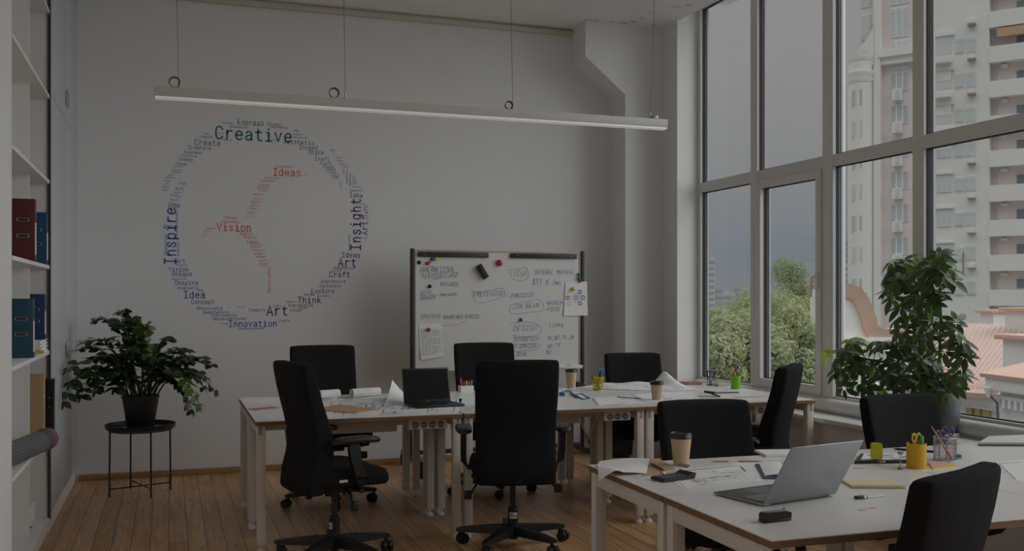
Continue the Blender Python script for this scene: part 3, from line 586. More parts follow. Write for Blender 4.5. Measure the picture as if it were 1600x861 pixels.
for x in (WX0, WX1):
    MB().box(x-.012, x+.022 if x == WX0 else x+.018, WY-.016, WY+.016, .12, ZB1+.012, .003).build('post', mpost, wb)
    MB().box(x-.018, x+.018, WY-.36, WY+.33, .095, .13, .006).tube([(x, WY-.25, .13), (x, WY-.01, .30)], .009, 8).build('foot_bar', M_blkm, wb)
    for dy in (-.34, .31):
        w = MB()
        for sx in (-.014, .014):
            MM = Matrix.Translation((x+sx, WY+dy-.012, .036)) @ Matrix.Rotation(R(90), 4, 'Y')
            w.loft([[MM @ Vector((r*math.cos(2*math.pi*j/18), r*math.sin(2*math.pi*j/18), h)) for j in range(18)] for r, h in ((.02, -.009), (.036, -.008), (.036, .008), (.02, .009))])
        w.box(x-.024, x+.024, WY+dy-.03, WY+dy+.02, .055, .096, .004)
        w.build('caster', M_blkp, wb)
MB().box(WX0+.01, WX1-.01, WY-.014, WY+.014, .135, .17, .004).build('cross_bar', mat('bar_blue_grey', (.05, .06, .075), .45), wb)
def board_pt(u, v): return on_y(u, v, WY-.014)
for ua, ub in ((652.5, 763), (797, 901)):
    xa, _ = board_pt(ua, 396); xb, _ = board_pt(ub, 396); z0 = ZB1-.058; 
    cl = MB().box(xa, xb, WY-.028, WY-.0165, z0, z0+.042, .003).build('clamp_rail', mat('rail_dark_grey', (.045, .042, .045), .5), wb)
    s = MB()
    for q in (.1, .9): s.lathe([(.006, 0), (.004, .003)], 10, (0, 0, 0)); 
    s = MB()
    for q in (.1, .9):
        MM = Matrix.Translation((xa+(xb-xa)*q, WY-.028, z0+.021)) @ Matrix.Rotation(R(90), 4, 'X'); s.loft([[MM @ Vector((r*math.cos(2*math.pi*j/10), r*math.sin(2*math.pi*j/10), h)) for j in range(10)] for r, h in ((.007, 0), (.005, .003))])
    s.build('screw', M_chrome, cl)
tray = MB().box(WX0+.5, WX1-.03, WY-.085, WY-.0165, ZB0-.004, ZB0+.0055, .001).box(WX0+.5, WX1-.03, WY-.089, WY-.083, ZB0-.004, ZB0+.022, .002)
tray.build('pen_tray', mat('tray_white', (.66, .66, .65), .4), wb)
# marker writing
rn = random.Random(11)
hw = MB()
M_mk = mat('marker_blue', (.15, .19, .40), .6)
def flush():
    global hw
    if hw.v: hw.build('marker_note', M_mk, wb, smooth=0); hw = MB()
def hand(s, u0, u1, v, hpx, slant=.12, rise=0.0, wt=.085, m=0):
    x0, z0 = board_pt(u0, v); x1_, _ = board_pt(u1, v); adv = (x1_-x0)/len(s); cap = hpx/FPX*8.35
    hs = cap/(7*adv/5.6); r_ = rise/FPX*8.35
    Mf = lambda x, y: Vector((x0+x, WY-.0132, z0+y+r_*x/(x1_-x0)))
    flush(); text(hw, s, Mf, adv, (.0034 if not m else .004)/adv, 3, .28, rn, slant, hs)
def bline(pts, w=.0028):
    flush(); p = [board_pt(*q) for q in pts]; ribbon(hw, catmull(p, 3) if len(p) > 2 else p, w, lambda x, y: Vector((x, WY-.0132, y)))
hand('JAGERMEISTER', 654, 709, 425, 7.5, .1, 1); hand('PERNODRICARD', 658, 715, 436, 8.5, .25, 3); hand('BACARDI', 688, 717, 446.5, 6, .1, -1)
bline([(656, 429), (660, 424), (674, 415), (678, 418)]); bline([(669, 440), (678, 437), (690, 435)])
hand('ALFA', 656, 674, 461, 6.5, .25, 2); hand('DRAGON', 656, 681, 469, 6.5, .15, 2); hand('-Zmoskit', 682, 714, 463.5, 4.5, .2, 2)
hand('SPATENO', 657, 688, 498, 6, .15, 1); hand('KHARENKO-BYRSIE', 692, 749, 498.5, 6, .15, 1); bline([(686, 508), (700, 508.5), (718, 506), (728, 501)])
hand('FREZINATCH', 740, 786, 464, 8, .1, 2); bline([(738, 454), (744, 457), (762, 455), (785, 450), (787, 463), (760, 472), (744, 472), (739, 462), (738, 454)]); bline([(789, 463), (794, 462)])
hand('ZHBO2020', 797, 834, 465.5, 6.5, .1, 2)
hand('VISA', 801, 823, 432.5, 8, .12, 2); bline([(793, 422), (808, 421), (823, 419), (824, 436), (803, 437), (796, 422)])
hand('GENERAL', 835, 865, 428.5, 7.5, .15, 0); hand('MANUAL', 869, 898, 428, 6.5, .15, 0); hand('$15 K', 831, 858, 445, 9.5, .15, 0); hand('/mo', 862, 876, 445, 7, .15, 0)
hand('JIM BEAM', 800, 842, 483, 7, .1, 3); bline([(798, 477), (820, 472), (843, 468), (849, 485), (825, 488), (800, 490), (798, 477)]); hand('-WAREH', 850, 879, 476, 6, .12, 0); hand('-PICO', 850, 874, 486, 6, .15, 0)
hand('DESIGN', 801, 839, 517.5, 8, .15, 2); bline([(797, 507), (812, 503), (835, 505), (846, 513), (840, 523), (820, 526), (801, 524)]); hand('Links', 858, 880, 511, 7, .25, 0)
hand('DYABETES!', 803, 844, 534, 6, .15, 2); bline([(801, 527.5), (826, 527)]); bline([(801, 538), (835, 537), (841, 535)])
hand('Z-SPECIAL!', 803, 844, 545, 6, .15, 2); bline([(801, 540), (802, 549), (820, 548), (842, 545)]); hand("TOTAL'", 806, 828, 556.5, 6, .15, 1); bline([(801, 551), (801, 560)])
hand('NV,BT,TT,CB', 855, 897, 531, 5.5, .15, 1); hand('UP,TT', 855, 876, 544, 5.5, .15, 2); hand('BC', 853, 862, 553, 5.5, .1, 0)
flush()
# things on the board
def magnet(u, v, d, col, lab, y=None):
    x, z = board_pt(u, v); y = WY-.0128 if y is None else y; r = d/2/FPX*8.35
    M = Matrix.Rotation(R(90), 4, 'X'); mb = MB()
    mb.loft([[M @ Vector((q*r*math.cos(2*math.pi*j/22), q*r*math.sin(2*math.pi*j/22), h*r)) for j in range(22)] for q, h in ((.86, 0), (1, .15), (1, .5), (.93, .72), (.7, .92), (.3, 1.02))])
    o = mb.build('magnet', mat('magnet_'+col[0], col[1], .3), None, (x, y, z)); tag(o, lab, 'magnet', 'round magnets on the whiteboard')
BKC, RDC, BLC, YLC, GNC, TLC = ('black', (.02, .02, .02)), ('red', (.42, .03, .03)), ('blue', (.03, .09, .36)), ('yellow', (.68, .55, .08)), ('green', (.02, .22, .14)), ('dark_teal', (.02, .13, .14))
magnet(655, 410, 6, BKC, 'small black magnet at top left of the whiteboard'); magnet(668.0, 411.5, 6, RDC, 'small red magnet at the whiteboard\'s top left, below blue one')
magnet(675.5, 405.0, 6, BLC, 'small blue magnet touching the left clamp rail'); magnet(681.5, 404.8, 5.5, YLC, 'small yellow magnet just right of the blue magnet'); magnet(672.6, 409.6, 3.6, ('orange', (.62, .27, .06)), 'tiny orange magnet between the red and blue magnets')
magnet(671.5, 447.5, 6, BKC, 'black magnet left of the middle, under the first blue notes'); magnet(780, 411, 10.5, RDC, 'large red magnet at top centre of the whiteboard')
magnet(904.3, 429, 5.5, ('leaf_green', (.03, .17, .05)), 'green magnet at the board\'s right edge, topmost of three', WY-.0165); magnet(904.3, 435, 5.5, TLC, 'dark teal magnet at the board\'s right edge, middle one', WY-.0165); magnet(905.5, 439.6, 4.5, RDC, 'small red magnet at right edge above the pinned sheet', WY-.0195)
magnet(814, 499.5, 6, GNC, 'green magnet above the circled word on the whiteboard')
magnet(669.5, 515, 6, RDC, 'red magnet holding the printed sheet at lower left', WY-.0165); magnet(895.5, 451.5, 6.5, YLC, 'yellow magnet holding the sheet with coloured circles', WY-.0195)
# eraser
er = thing('board_eraser', 'black felt eraser stuck slanting on upper middle of whiteboard', 'eraser', (*[board_pt(752.8, 424.5)[0]], WY-.0128, board_pt(752.8, 424.5)[1]))
Me = Matrix.Rotation(R(-38), 4, 'Y') @ Matrix.Identity(4)
MB().box(-.025, .025, -.016, 0, -.063, .063, .004, Matrix.Rotation(R(-33), 4, 'Y')).build('felt', mat('felt_charcoal', (.035, .033, .033), .95), er)
MB().box(-.027, .027, -.034, -.016, -.065, .065, .006, Matrix.Rotation(R(-33), 4, 'Y')).build('handle', M_blkp, er)
def wall_sheet(name, cs, lab, yoff, curl, lines, cat='paper'):
    P = [board_pt(*c) for c in cs]      # tl tr br bl
    x0 = sum(p[0] for p in P)/4; z0 = sum(p[1] for p in P)/4
    def fn(s, t):
        a = [P[0][k]*(1-s)*(1-t)+P[1][k]*s*(1-t)+P[2][k]*s*t+P[3][k]*(1-s)*t for k in (0, 1)]
        return Vector((a[0]-x0, -curl*(t**2)*(.6+.4*s)-.001*math.sin(7*t), a[1]-z0))
    o = thing(name, lab, cat, (x0, WY-yoff, z0)); mb = MB(); nu, nv = 6, 12
    g = [[fn(i/nu, j/nv) for i in range(nu+1)] for j in range(nv+1)]
    vs = [p for r in g for p in r]+[p+Vector((0, -.0006, 0)) for r in g for p in r]; N = (nu+1)*(nv+1); fs = []
    for j in range(nv):
        for i in range(nu):
            a = j*(nu+1)+i; fs += [(a, a+1, a+nu+2, a+nu+1), (N+a+nu+1, N+a+nu+2, N+a+1, N+a)]
    mb.add(vs, fs); mb.build('sheet', M_paper, o)
    for mt, items in lines:
        k = MB()
        for poly, w in items: ribbon(k, poly, w, lambda x, y: fn(x, y)+Vector((0, -.0011, 0)), .08)
        k.build('print', mt, o, smooth=0)
    return o
rr = random.Random(3)
L1 = []
for i in range(19):
    y = .16+.04*i; x = .08
    while x < .9:
        l = rr.uniform(.04, .16); L1.append(([(x, y), (min(.93, x+l), y-.004)], .014)); x += l+rr.uniform(.02, .08)
        if i % 6 == 0 and x > .5: break
wall_sheet('printed_sheet', [(654, 505.5), (690, 505), (692.5, 557), (657.5, 562.5)], 'white sheet of printed text hung at lower left of whiteboard', .0130, .012, [(mat('print_grey', (.30, .30, .34), .8), L1)])
def circ(cx, cy, r, n=22): return [(cx+r*math.cos(2*math.pi*i/n), cy+r*.62*math.sin(2*math.pi*i/n)) for i in range(n+1)]
def cset(l): return [(circ(a, b, r), .022) for a, b, r in l]+[(circ(a, b, r*.5, 12), .015) for a, b, r in l]
wall_sheet('circle_diagram_sheet', [(883.5, 440.5), (917, 440), (918, 493), (880.5, 493.5)], 'white sheet with coloured circle diagram overlapping the board\'s right post', .0165, .004,
 [(mat('print_blue', (.14, .16, .45), .8), cset([(.66, .30, .09), (.80, .47, .10), (.5, .47, .10)])+[(circ(.5, .47, .2), .01)]), (mat('print_red', (.40, .12, .13), .8), cset([(.13, .47, .09)])), (mat('print_purple', (.22, .14, .3), .8), cset([(.68, .64, .085)])), (mat('print_yellow', (.65, .6, .2), .8), [(circ(.2, .28, .06), .03)]), (mat('print_teal', (.3, .5, .6), .8), [(circ(.2, .64, .08), .02)])])
def tray_marker(u, v, L, col, lab, zo=.0068):
    x, z = board_pt(u, v); o = thing('whiteboard_marker', lab, 'marker', (x, WY-.05, ZB0+zo), 0, 'markers on the whiteboard tray')
    r = .009
    M = Matrix.Translation((0, 0, r)) @ Matrix.Rotation(R(90), 4, 'Y')
    MB().loft([[M @ Vector((q*math.cos(2*math.pi*j/14), q*math.sin(2*math.pi*j/14), h)) for j in range(14)] for q, h in ((.006, -L/2), (r, -L/2+.004), (r, L/2-.035))]).build('barrel', M_white, o)
    MB().loft([[M @ Vector((q*math.cos(2*math.pi*j/14), q*math.sin(2*math.pi*j/14), h)) for j in range(14)] for q, h in ((r*1.05, L/2-.0345), (r*1.05, L/2-.003), (.006, L/2))]).build('cap', mat('cap_'+col[0], col[1], .4), o)
tray_marker(879, 574, .115, ('blue', (.03, .13, .33)), 'blue-capped marker lying on the whiteboard tray, left one')
tray_marker(902, 574, .115, ('green', (.04, .25, .08)), 'green-capped marker on the whiteboard tray, right one')
# ------------------------------------------------------------ hanging lamp
LY = 6.0
la = on_y(241, 153, LY); lb = on_y(1040, 204, LY); LZ = (la[1]+lb[1])/2; LX0, LX1 = la[0], lb[0]
hl = thing('pendant_lamp', 'long thin white linear lamp hanging on wires across the room', 'lamp', ((LX0+LX1)/2, LY, LZ))
w2 = (LX1-LX0)/2
MB().box(-w2, w2, -.034, .034, .012, .066, .003).build('lamp_body', mat('lamp_body_white', (.60, .59, .565), .45, .02, 5), hl)
MB().box(-w2+.004, w2-.004, -.031, .031, 0, .0119, .002).build('diffuser', mat('lamp_diffuser', (.86, .86, .86), .5, .01, 5, emit=((1, 1, .98), .15)), hl)
cx_ = []
for u, v, ut in ((279, 130, 275), (539.5, 157, 536), (801, 175, 797), (1016, 190, 1022)):
    x = on_y(u, v, LY)[0]-(LX0+LX1)/2; cx_.append(x); xt = on_y(ut, 0, LY)[0]-(LX0+LX1)/2
    xt = x+(xt-x)*(CEIL-LZ-.066)/max(.2, (on_y(ut, 0, LY)[1]-LZ-.066))
    MB().tube([(x, 0, .066), (x, 0, .115)], .0045, 8).build('gripper', M_grey_m, hl)
    MB().tube([(x, 0, .112), (x+(xt-x)*.4+.004, 0, .112+(CEIL-LZ-.112)*.4), (xt, 0, CEIL-LZ)], .0017, 6).build('suspension_wire', mat('wire_brown', (.16, .15, .14), .5), hl)
mc = mat('coil_brown', (.11, .075, .055), .5)
for x, d, r in ((cx_[0], -.022, .030), (cx_[1], -.068, .030), (cx_[2], -.026, .026)):
    c = MB()
    for k in range(4):
        rk = r*(1-.03*k)
        c.tube([(x+d+rk*math.cos(2*math.pi*j/26), .006*(k-1.5), .067+r+.003+rk*math.sin(2*math.pi*j/26)) for j in range(27)], .0024, 6)
    c.tube([(x+d, 0, .069), (x+d+.03, 0, .0715), (x, 0, .075), (x, 0, .09)], .002, 6).tube([(x+d, 0, .068), (x+d-.05, 0, .0685)], .002, 6)
    c.build('wire_coil', mc, hl)
MB().box(cx_[3]+.012, cx_[3]+.055, -.012, .012, .066, .092, .003).build('end_bracket', M_grey_m, hl)

# ------------------------------------------------------------ plants
def leaf(mb, base, d, n, L, Wd, fold=.18, droop=.25, k=6, m=0):
    """pointed oval leaf from base along d; n is its upper normal; folded along the midrib, tip drooping"""
    d = d.normalized(); s = d.cross(n).normalized(); n = s.cross(d).normalized(); V = []; F = []
    for i in range(k+1):
        t = i/k; wdt = Wd*.5*(math.sin(math.pi*t**.85)**.8 if 0 < t < 1 else 0.02)
        c = base+d*(L*t)-n*(droop*L*t*t)
        V += [c+s*wdt+n*(fold*wdt), c, c-s*wdt+n*(fold*wdt)]
    for i in range(k):
        a = 3*i; F += [(a, a+3, a+4, a+1), (a+1, a+4, a+5, a+2)]
    mb.add(V, F, m)
def leafmat(name, c1, c2, rough=.32, tr=.25):
    m = bpy.data.materials.new(name); m.use_nodes = True; nt = m.node_tree; N = nt.nodes.new; L = nt.links.new
    b = nt.nodes['Principled BSDF']; b.inputs['Roughness'].default_value = rough
    g = N('ShaderNodeNewGeometry'); mx = N('ShaderNodeMix'); mx.data_type = 'RGBA'; L(g.outputs['Random Per Island'], mx.inputs[0]); mx.inputs[6].default_value = (*c1, 1); mx.inputs[7].default_value = (*c2, 1)
    L(mx.outputs[2], b.inputs['Base Color'])
    t = N('ShaderNodeBsdfTranslucent'); mt = N('ShaderNodeMix'); mt.data_type = 'RGBA'; mt.inputs[0].default_value = .5; L(mx.outputs[2], mt.inputs[6]); mt.inputs[7].default_value = (c2[0]*2, c2[1]*2, c2[2], 1); L(mt.outputs[2], t.inputs[0])
    ms = N('ShaderNodeMixShader'); ms.inputs[0].default_value = tr; L(b.outputs[0], ms.inputs[1]); L(t.outputs[0], ms.inputs[2]); L(ms.outputs[0], nt.nodes['Material Output'].inputs[0]); return m
M_soil = mat('potting_soil', (.025, .018, .012), .95, .4, 60, .8, 120)
# black tray table
PX, PY = -.198, 7.79
st = thing('plant_stand', 'round black metal tray table standing by the left corner under a plant', 'side table', (PX, PY, 0), R(20))
MB().lathe([(.0, .475), (.225, .475), (.240, .481), (.246, .510), (.242, .512), (.236, .486), (.224, .481), (.0, .481)], 48, cap0=False, cap1=False).build('tray', M_blkm, st)
for a in range(4):
    c, s = math.cos(R(90*a)), math.sin(R(90*a))
    MB().tube([(.218*c, .218*s, .474), (.222*c, .222*s, .0)], .0065, 10).build('leg', M_blkm, st)
for a in (0, 1):
    c, s = math.cos(R(90*a)), math.sin(R(90*a)); MB().tube([(.221*c, .221*s, .055+.01*a), (-.221*c, -.221*s, .055+.01*a)], .005, 8).build('cross_brace', M_blkm, st)
MB().tube([(.216*math.cos(2*math.pi*j/40), .216*math.sin(2*math.pi*j/40), .468) for j in range(41)], .005, 8).build('support_ring', M_blkm, st)
zz = thing('potted_zz_plant', 'bushy dark green potted plant with arching leafy stems in black pot', 'plant', (PX, PY, .4811))
MB().lathe([(.092, 0), (.095, .004), (.128, .222), (.134, .224), (.134, .236), (.126, .238), (.122, .21)], 36, cap1=False).build('pot', mat('pot_black', (.016, .016, .018), .45, .08, 30), zz)
MB().lathe([(.0, .212), (.05, .216), (.1235, .21)], 24, cap0=False, cap1=False).build('soil', M_soil, zz)
MB().lathe([(.125, 0.0002), (.125, .003), (.098, .003), (.098, .0002)], 36, cap0=False, cap1=False).build('saucer', mat('saucer_grey', (.12, .12, .12), .3), zz)
rp = random.Random(21)
ends = [(190,487,-.05),(188,505,.1),(229,510,-.05),(150,500,.18),(206,498,.2),(262,530,.05),(130,535,-.2),(126,545,.12),(106,578,-.5),(98,628,-.58),(112,600,-.45),(127,618,-.45),(150,610,-.3),(170,585,-.35),(300,560,.15),(330,570,.1),(335,612,.0),(318,605,-.1),(300,640,-.25),(311,632,-.35),(282,585,-.3),(245,560,-.25),(175,560,-.2),(290,548,.25),(322,562,-.15),(215,530,-.2),(238,540,.2),(165,530,.05),(200,545,-.35),(180,606,-.3),(272,575,.0),(308,585,-.2),(322,590,.18),(140,585,-.1),(146,560,-.3)]
lf = MB(); stm = MB(); base0 = Vector((PX, PY, .4811))
for i, (u, v, dy) in enumerate(ends):
    y = PY+min(dy, .45); x, z = on_y(u, v, y)
    e = Vector((max(x, -.655+.0), y, z))-base0
    a0 = 2*math.pi*i*.381; b = Vector((e.x*.12+.05*math.cos(a0), e.y*.12+.05*math.sin(a0), .205))
    hor = math.hypot(e.x-b.x, e.y-b.y); top = max(e.z+.02, .30+.28*min(1, hor*1.4))
    c1 = Vector((b.x+(e.x-b.x)*.18, b.y+(e.y-b.y)*.18, b.z+(top-b.z)*.75)); c2 = Vector((b.x+(e.x-b.x)*.62, b.y+(e.y-b.y)*.62, top+.10*hor))
    P = [(b*(1-t)**3+c1*3*t*(1-t)**2+c2*3*t*t*(1-t)+e*t**3) for t in [k/16 for k in range(17)]]
    stm.tube(P, [.0065*(1-.6*k/16) for k in range(17)], 7)
    n = 9+int(hor*9); bright = 1 if i in (2, 19) else 0
    for k in range(n):
        t = .30+.70*k/(n-1); f = t*16; q = min(15, int(f)); p = P[q].lerp(P[q+1], f-q); d = (P[q+1]-P[q]).normalized()
        up = Vector((0, 0, 1)); sd = d.cross(up)
        if sd.length < .2: sd = d.cross(Vector((math.cos(a0), math.sin(a0), 0)))
        sd.normalize(); nn = sd.cross(d).normalized()
        for sg in (-1, 1):
            dd = d*rp.uniform(.15, .7)+sd*sg*rp.uniform(.7, 1.0)+nn*rp.uniform(-.35, .4)
            Lf = rp.uniform(.070, .100)*(1-.25*abs(t-.6))
            leaf(lf, p, dd, nn+Vector((rp.uniform(-.7, .7), rp.uniform(-.9, .5), rp.uniform(-.2, .4))), Lf, Lf*.58, .15, .25, m=bright)
        if k == n-1: leaf(lf, p, d, nn, .06, .026, m=bright)
# keep foliage clear of the cupboard on the left and the wall behind
lf.v = [(max(p[0], -.675-PX), min(p[1], YB-.03-PY), max(p[2], -.15)) for p in lf.v]; stm.v = [(max(p[0], -.67-PX), min(p[1], YB-.03-PY), p[2]) for p in stm.v]
lf.build('foliage', [leafmat('zz_leaf_dark', (.012, .028, .009), (.035, .062, .016), .3, .12), leafmat('zz_leaf_bright', (.07, .13, .02), (.10, .18, .03), .3, .2)], zz, smooth=50)
stm.build('stems', mat('zz_stem_green', (.05, .085, .025), .5, .15, 30), zz)

# umbrella plant on the sill
SX, SY = 4.33, 4.78
sp = thing('potted_umbrella_plant', 'tall umbrella plant with hand-shaped green leaves in grey pot on window sill', 'plant', (SX, SY, SILL))
pot = MB().lathe([(.098, .022), (.108, .03), (.122, .12), (.126, .258), (.118, .258), (.112, .235)], 40, cap1=False)
pot.build('pot', mat('pot_grey', (.10, .105, .115), .5, .06, 12), sp)
MB().lathe([(.120, 0), (.124, .004), (.124, .018), (.118, .0215), (.05, .0215)], 36).build('saucer', M_white, sp)
MB().lathe([(.0, .238), (.113, .236)], 24, cap0=False, cap1=False).build('soil', M_soil, sp)
b0 = Vector((SX, SY, SILL)); lf = MB(); stm = MB(); rq = random.Random(8)
spine = [(1462, 600), (1455, 560), (1447, 520), (1440, 480), (1432, 440), (1425, 410)]
def bp(u, v, x): y, z = on_x(u, v, x); return Vector((x, y, z))-b0
trunks = [[Vector((0, 0, .23)), bp(1455, 560, 4.30), bp(1444, 500, 4.27), bp(1428, 430, 4.26)], [Vector((.03, -.03, .23)), bp(1468, 560, 4.24), bp(1470, 500, 4.22), bp(1470, 420, 4.24)], [Vector((-.02, .04, .23)), bp(1435, 585, 4.2), bp(1390, 568, 4.15), bp(1330, 556, 4.14)], [Vector((-.04, .0, .23)), bp(1455, 580, 4.12), bp(1440, 560, 4.06), bp(1400, 540, 4.04)]]
for t in trunks: stm.tube(t, [.011, .009, .007, .005], 8)
# heads: pixel spread over the crown's outline, each a palmate leaf on a stalk
def inside(u, v):
    if 395 <= v < 460: return 1383 <= u <= 1492-(460-v)*.1 and u > 1383+(v-400)*.1
    if 460 <= v < 530: return 1388+(v-460)*.2 <= u <= 1480+(v-460)*.45
    if 530 <= v <= 606: return 1298+abs(v-565)*.5 <= u <= 1512-(v-540)*.25
    return False
heads = []
tries = 0
while len(heads) < 104 and tries < 9000:
    tries += 1; u, v = rq.uniform(1295, 1515), rq.uniform(396, 606)
    if inside(u, v) and all((u-a)**2+(v-b)**2 > 9.0**2 or rq.random() < .12 for a, b, _ in heads): heads.append((u, v, 0))
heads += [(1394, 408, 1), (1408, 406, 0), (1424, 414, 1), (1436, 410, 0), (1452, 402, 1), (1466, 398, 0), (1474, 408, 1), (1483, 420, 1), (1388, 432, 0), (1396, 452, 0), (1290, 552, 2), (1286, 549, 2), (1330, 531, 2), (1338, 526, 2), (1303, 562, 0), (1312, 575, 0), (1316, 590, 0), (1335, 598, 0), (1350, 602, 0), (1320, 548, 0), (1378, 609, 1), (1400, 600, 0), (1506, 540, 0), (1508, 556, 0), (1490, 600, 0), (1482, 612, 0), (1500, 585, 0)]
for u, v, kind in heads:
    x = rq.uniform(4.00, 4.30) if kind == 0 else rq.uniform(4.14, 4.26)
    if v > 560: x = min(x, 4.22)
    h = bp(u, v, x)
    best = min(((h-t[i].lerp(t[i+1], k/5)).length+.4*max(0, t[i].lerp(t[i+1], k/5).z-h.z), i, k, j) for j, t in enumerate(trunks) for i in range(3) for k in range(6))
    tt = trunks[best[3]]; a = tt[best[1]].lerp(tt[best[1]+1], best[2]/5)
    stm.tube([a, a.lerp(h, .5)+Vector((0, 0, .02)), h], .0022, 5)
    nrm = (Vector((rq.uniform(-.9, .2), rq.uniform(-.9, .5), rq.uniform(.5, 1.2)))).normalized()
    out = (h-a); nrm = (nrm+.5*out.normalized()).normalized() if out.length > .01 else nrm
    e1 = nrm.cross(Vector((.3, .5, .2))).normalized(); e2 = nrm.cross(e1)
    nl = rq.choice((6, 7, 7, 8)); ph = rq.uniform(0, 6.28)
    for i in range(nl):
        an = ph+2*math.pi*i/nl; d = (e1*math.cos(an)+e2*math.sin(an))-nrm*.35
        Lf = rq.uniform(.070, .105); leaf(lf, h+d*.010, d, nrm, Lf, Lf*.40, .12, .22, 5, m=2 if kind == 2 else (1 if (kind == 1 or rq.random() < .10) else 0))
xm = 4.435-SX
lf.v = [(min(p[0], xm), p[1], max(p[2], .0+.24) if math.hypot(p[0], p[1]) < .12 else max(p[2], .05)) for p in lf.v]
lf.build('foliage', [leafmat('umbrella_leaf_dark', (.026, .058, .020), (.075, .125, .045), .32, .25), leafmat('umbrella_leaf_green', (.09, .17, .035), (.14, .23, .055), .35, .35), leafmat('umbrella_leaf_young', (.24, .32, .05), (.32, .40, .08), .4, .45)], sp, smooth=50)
stm.build('stems', mat('umbrella_stem', (.10, .10, .05), .6, .2, 30), sp)

# ------------------------------------------------------------ things in the bookcase
def binder(x, y, z, col, lab, h=.318, ry=0, th=.075, dep=.285):
    o = thing('ring_binder', lab, 'binder', (x, y, z), ry, 'ring binders in the bookcase')      # x = spine face, y = cover facing the room
    c = mat('binder_'+col[0], col[1], .45, .06, 20)
    b = MB().box(-dep, 0, 0, .003, 0, h, .001).box(-dep, 0, th-.003, th, 0, h, .001).box(-.003, 0, .003, th-.003, 0, h, .001); b.build('cover', c, o)
    MB().box(-dep+.02, -.015, .006, th-.01, .004, h-.012).build('pages', M_paper, o)
    for q in (.40, .66):
        s = MB()
        for dz in (-.008, .008): s.tube([(-.085, -.001, h*q+dz), (-.030, -.001, h*q+dz)], .0022, 8)
        for xx in (-.085, -.030): s.tube([(xx, -.001, h*q-.008), (xx, -.001, h*q+.008)], .0022, 8)
        s.box(-.083, -.032, -.0005, .0005, h*q-.006, h*q+.006, m=1)
        s.build('metal_slot', [M_grey_m, M_dark], o)
    MB().box(-.0005, .001, .015, th-.012, .03, h*.62).build('spine_label', M_white, o)
    fr_ = MB().lathe([(.013, 0), (.013, .002), (.008, .002), (.008, 0)], 18, cap0=False, cap1=False).build('finger_ring', M_chrome, o)
    fr_.rotation_euler = (0, R(90), 0); fr_.location = (.0005, th/2, h*.72)
    return o
binder(-.672, 5.80, 1.63, ('burgundy', (.095, .014, .020)), 'burgundy ring binder on the upper of the filled shelves, at left', .325)
binder(-.695, 6.56, 1.63, ('blue', (.010, .058, .15)), 'blue ring binder standing right beside and behind the burgundy one', .315)
binder(-.69, 5.88, 1.11, ('teal', (.010, .062, .10)), 'teal blue ring binder on the middle shelf, at its left')
bk = thing('paper_stack', 'low stack of white papers lying on the shelf under a blue binder', 'paper stack', (-.70, 6.36, 1.11))
rp2 = random.Random(2)
s = MB()
for i in range(12): s.box(-.25+rp2.uniform(-.006, .006), rp2.uniform(-.012, .004), rp2.uniform(0, .01), .29, .0062*i, .0062*i+.0055)
s.build('sheets', M_paper, bk)
yf = MB().box(-.24, .012, -.012, .0, 0, .018, .002).build('yellow_folder_edge', mat('folder_yellow', (.55, .36, .06), .6), bk); yf['label'] = 'yellow folder edge'
binder(-.70, 6.50, 1.1847, ('navy_blue', (.008, .035, .12)), 'dark blue ring binder standing on the stack of papers', .27)
kf = thing('kraft_file_box', 'brown kraft magazine file on the lower shelf beside black one', 'file box', (-.690, 6.36, .59))
MB().prism([(-.25, 0), (0, 0), (0, .395), (-.10, .395), (-.25, .25)], 0, .08, Matrix.Translation((0, .08, 0)) @ Matrix.Rotation(R(90), 4, 'X')).build('case', M_kraft, kf, smooth=0)
MB().box(-.004, .0012, .03, .05, .26, .28, .003).build('grip_hole', M_white, kf)
bf = thing('black_file_box', 'black document box jutting out of the lower shelf at right', 'file box', (-.655, 6.53, .59))
MB().prism([(-.26, 0), (0, 0), (0, .355), (-.12, .355), (-.26, .355)], 0, .085, Matrix.Translation((0, .085, 0)) @ Matrix.Rotation(R(90), 4, 'X')).build('case', M_blkp, bf, smooth=0)
rv = MB()
for z in (.19, .245): rv.tube([(-.022, -.0015, z), (-.022, .0005, z)], .004, 10)
rv.build('rivets', M_chrome, bf)
# ribbed grey drawing tube
t0 = Vector((-.635, 6.06, .6525)); t1 = Vector((-.80, 5.24, .6525)); ax = (t1-t0).normalized()
dt = thing('drawing_tube', 'grey ribbed plastic drawing tube with red ring poking out of shelf', 'tube', (t0.x, t0.y, t0.z), math.atan2(ax.y, ax.x))
Lt = (t1-t0).length; RTU = .0615; n = 48
MM = Matrix.Rotation(R(90), 4, 'Y')
def rib(r, h, amp): return [MM @ Vector(((r+amp*(j % 2))*math.cos(2*math.pi*j/n), (r+amp*(j % 2))*math.sin(2*math.pi*j/n), h)) for j in range(n)]
mt_ = mat('tube_grey', (.135, .14, .155), .45, .06, 15)
MB().loft([rib(.0565, .135, .003), rib(.0565, Lt, .003)]).build('barrel', mt_, dt, smooth=20)
MB().loft([rib(.030, -.004, 0), rib(.052, 0, 0), rib(.0585, .010, .0025), rib(.0585, .055, .0025), rib(.0595, .058, 0), rib(.0595, .072, 0)]).build('cap', mt_, dt, smooth=20)
MB().loft([rib(.061, .070, 0), rib(.0640, .072, 0), rib(.0640, .080, 0), rib(.061, .082, 0)]).build('ring', mat('ring_red', (.42, .03, .03), .4), dt)
MB().loft([rib(.0605, .080, 0), rib(.0612, .084, 0), rib(.0605, .100, 0), rib(.0612, .118, 0), rib(.0605, .135, 0)]).build('collar', mat('tube_grey_dark', (.09, .095, .105), .45), dt)
wt = thing('white_box', 'small white box with black foot deep in the bookcase\'s lowest compartment', 'box', (-.82, 6.4, .09))
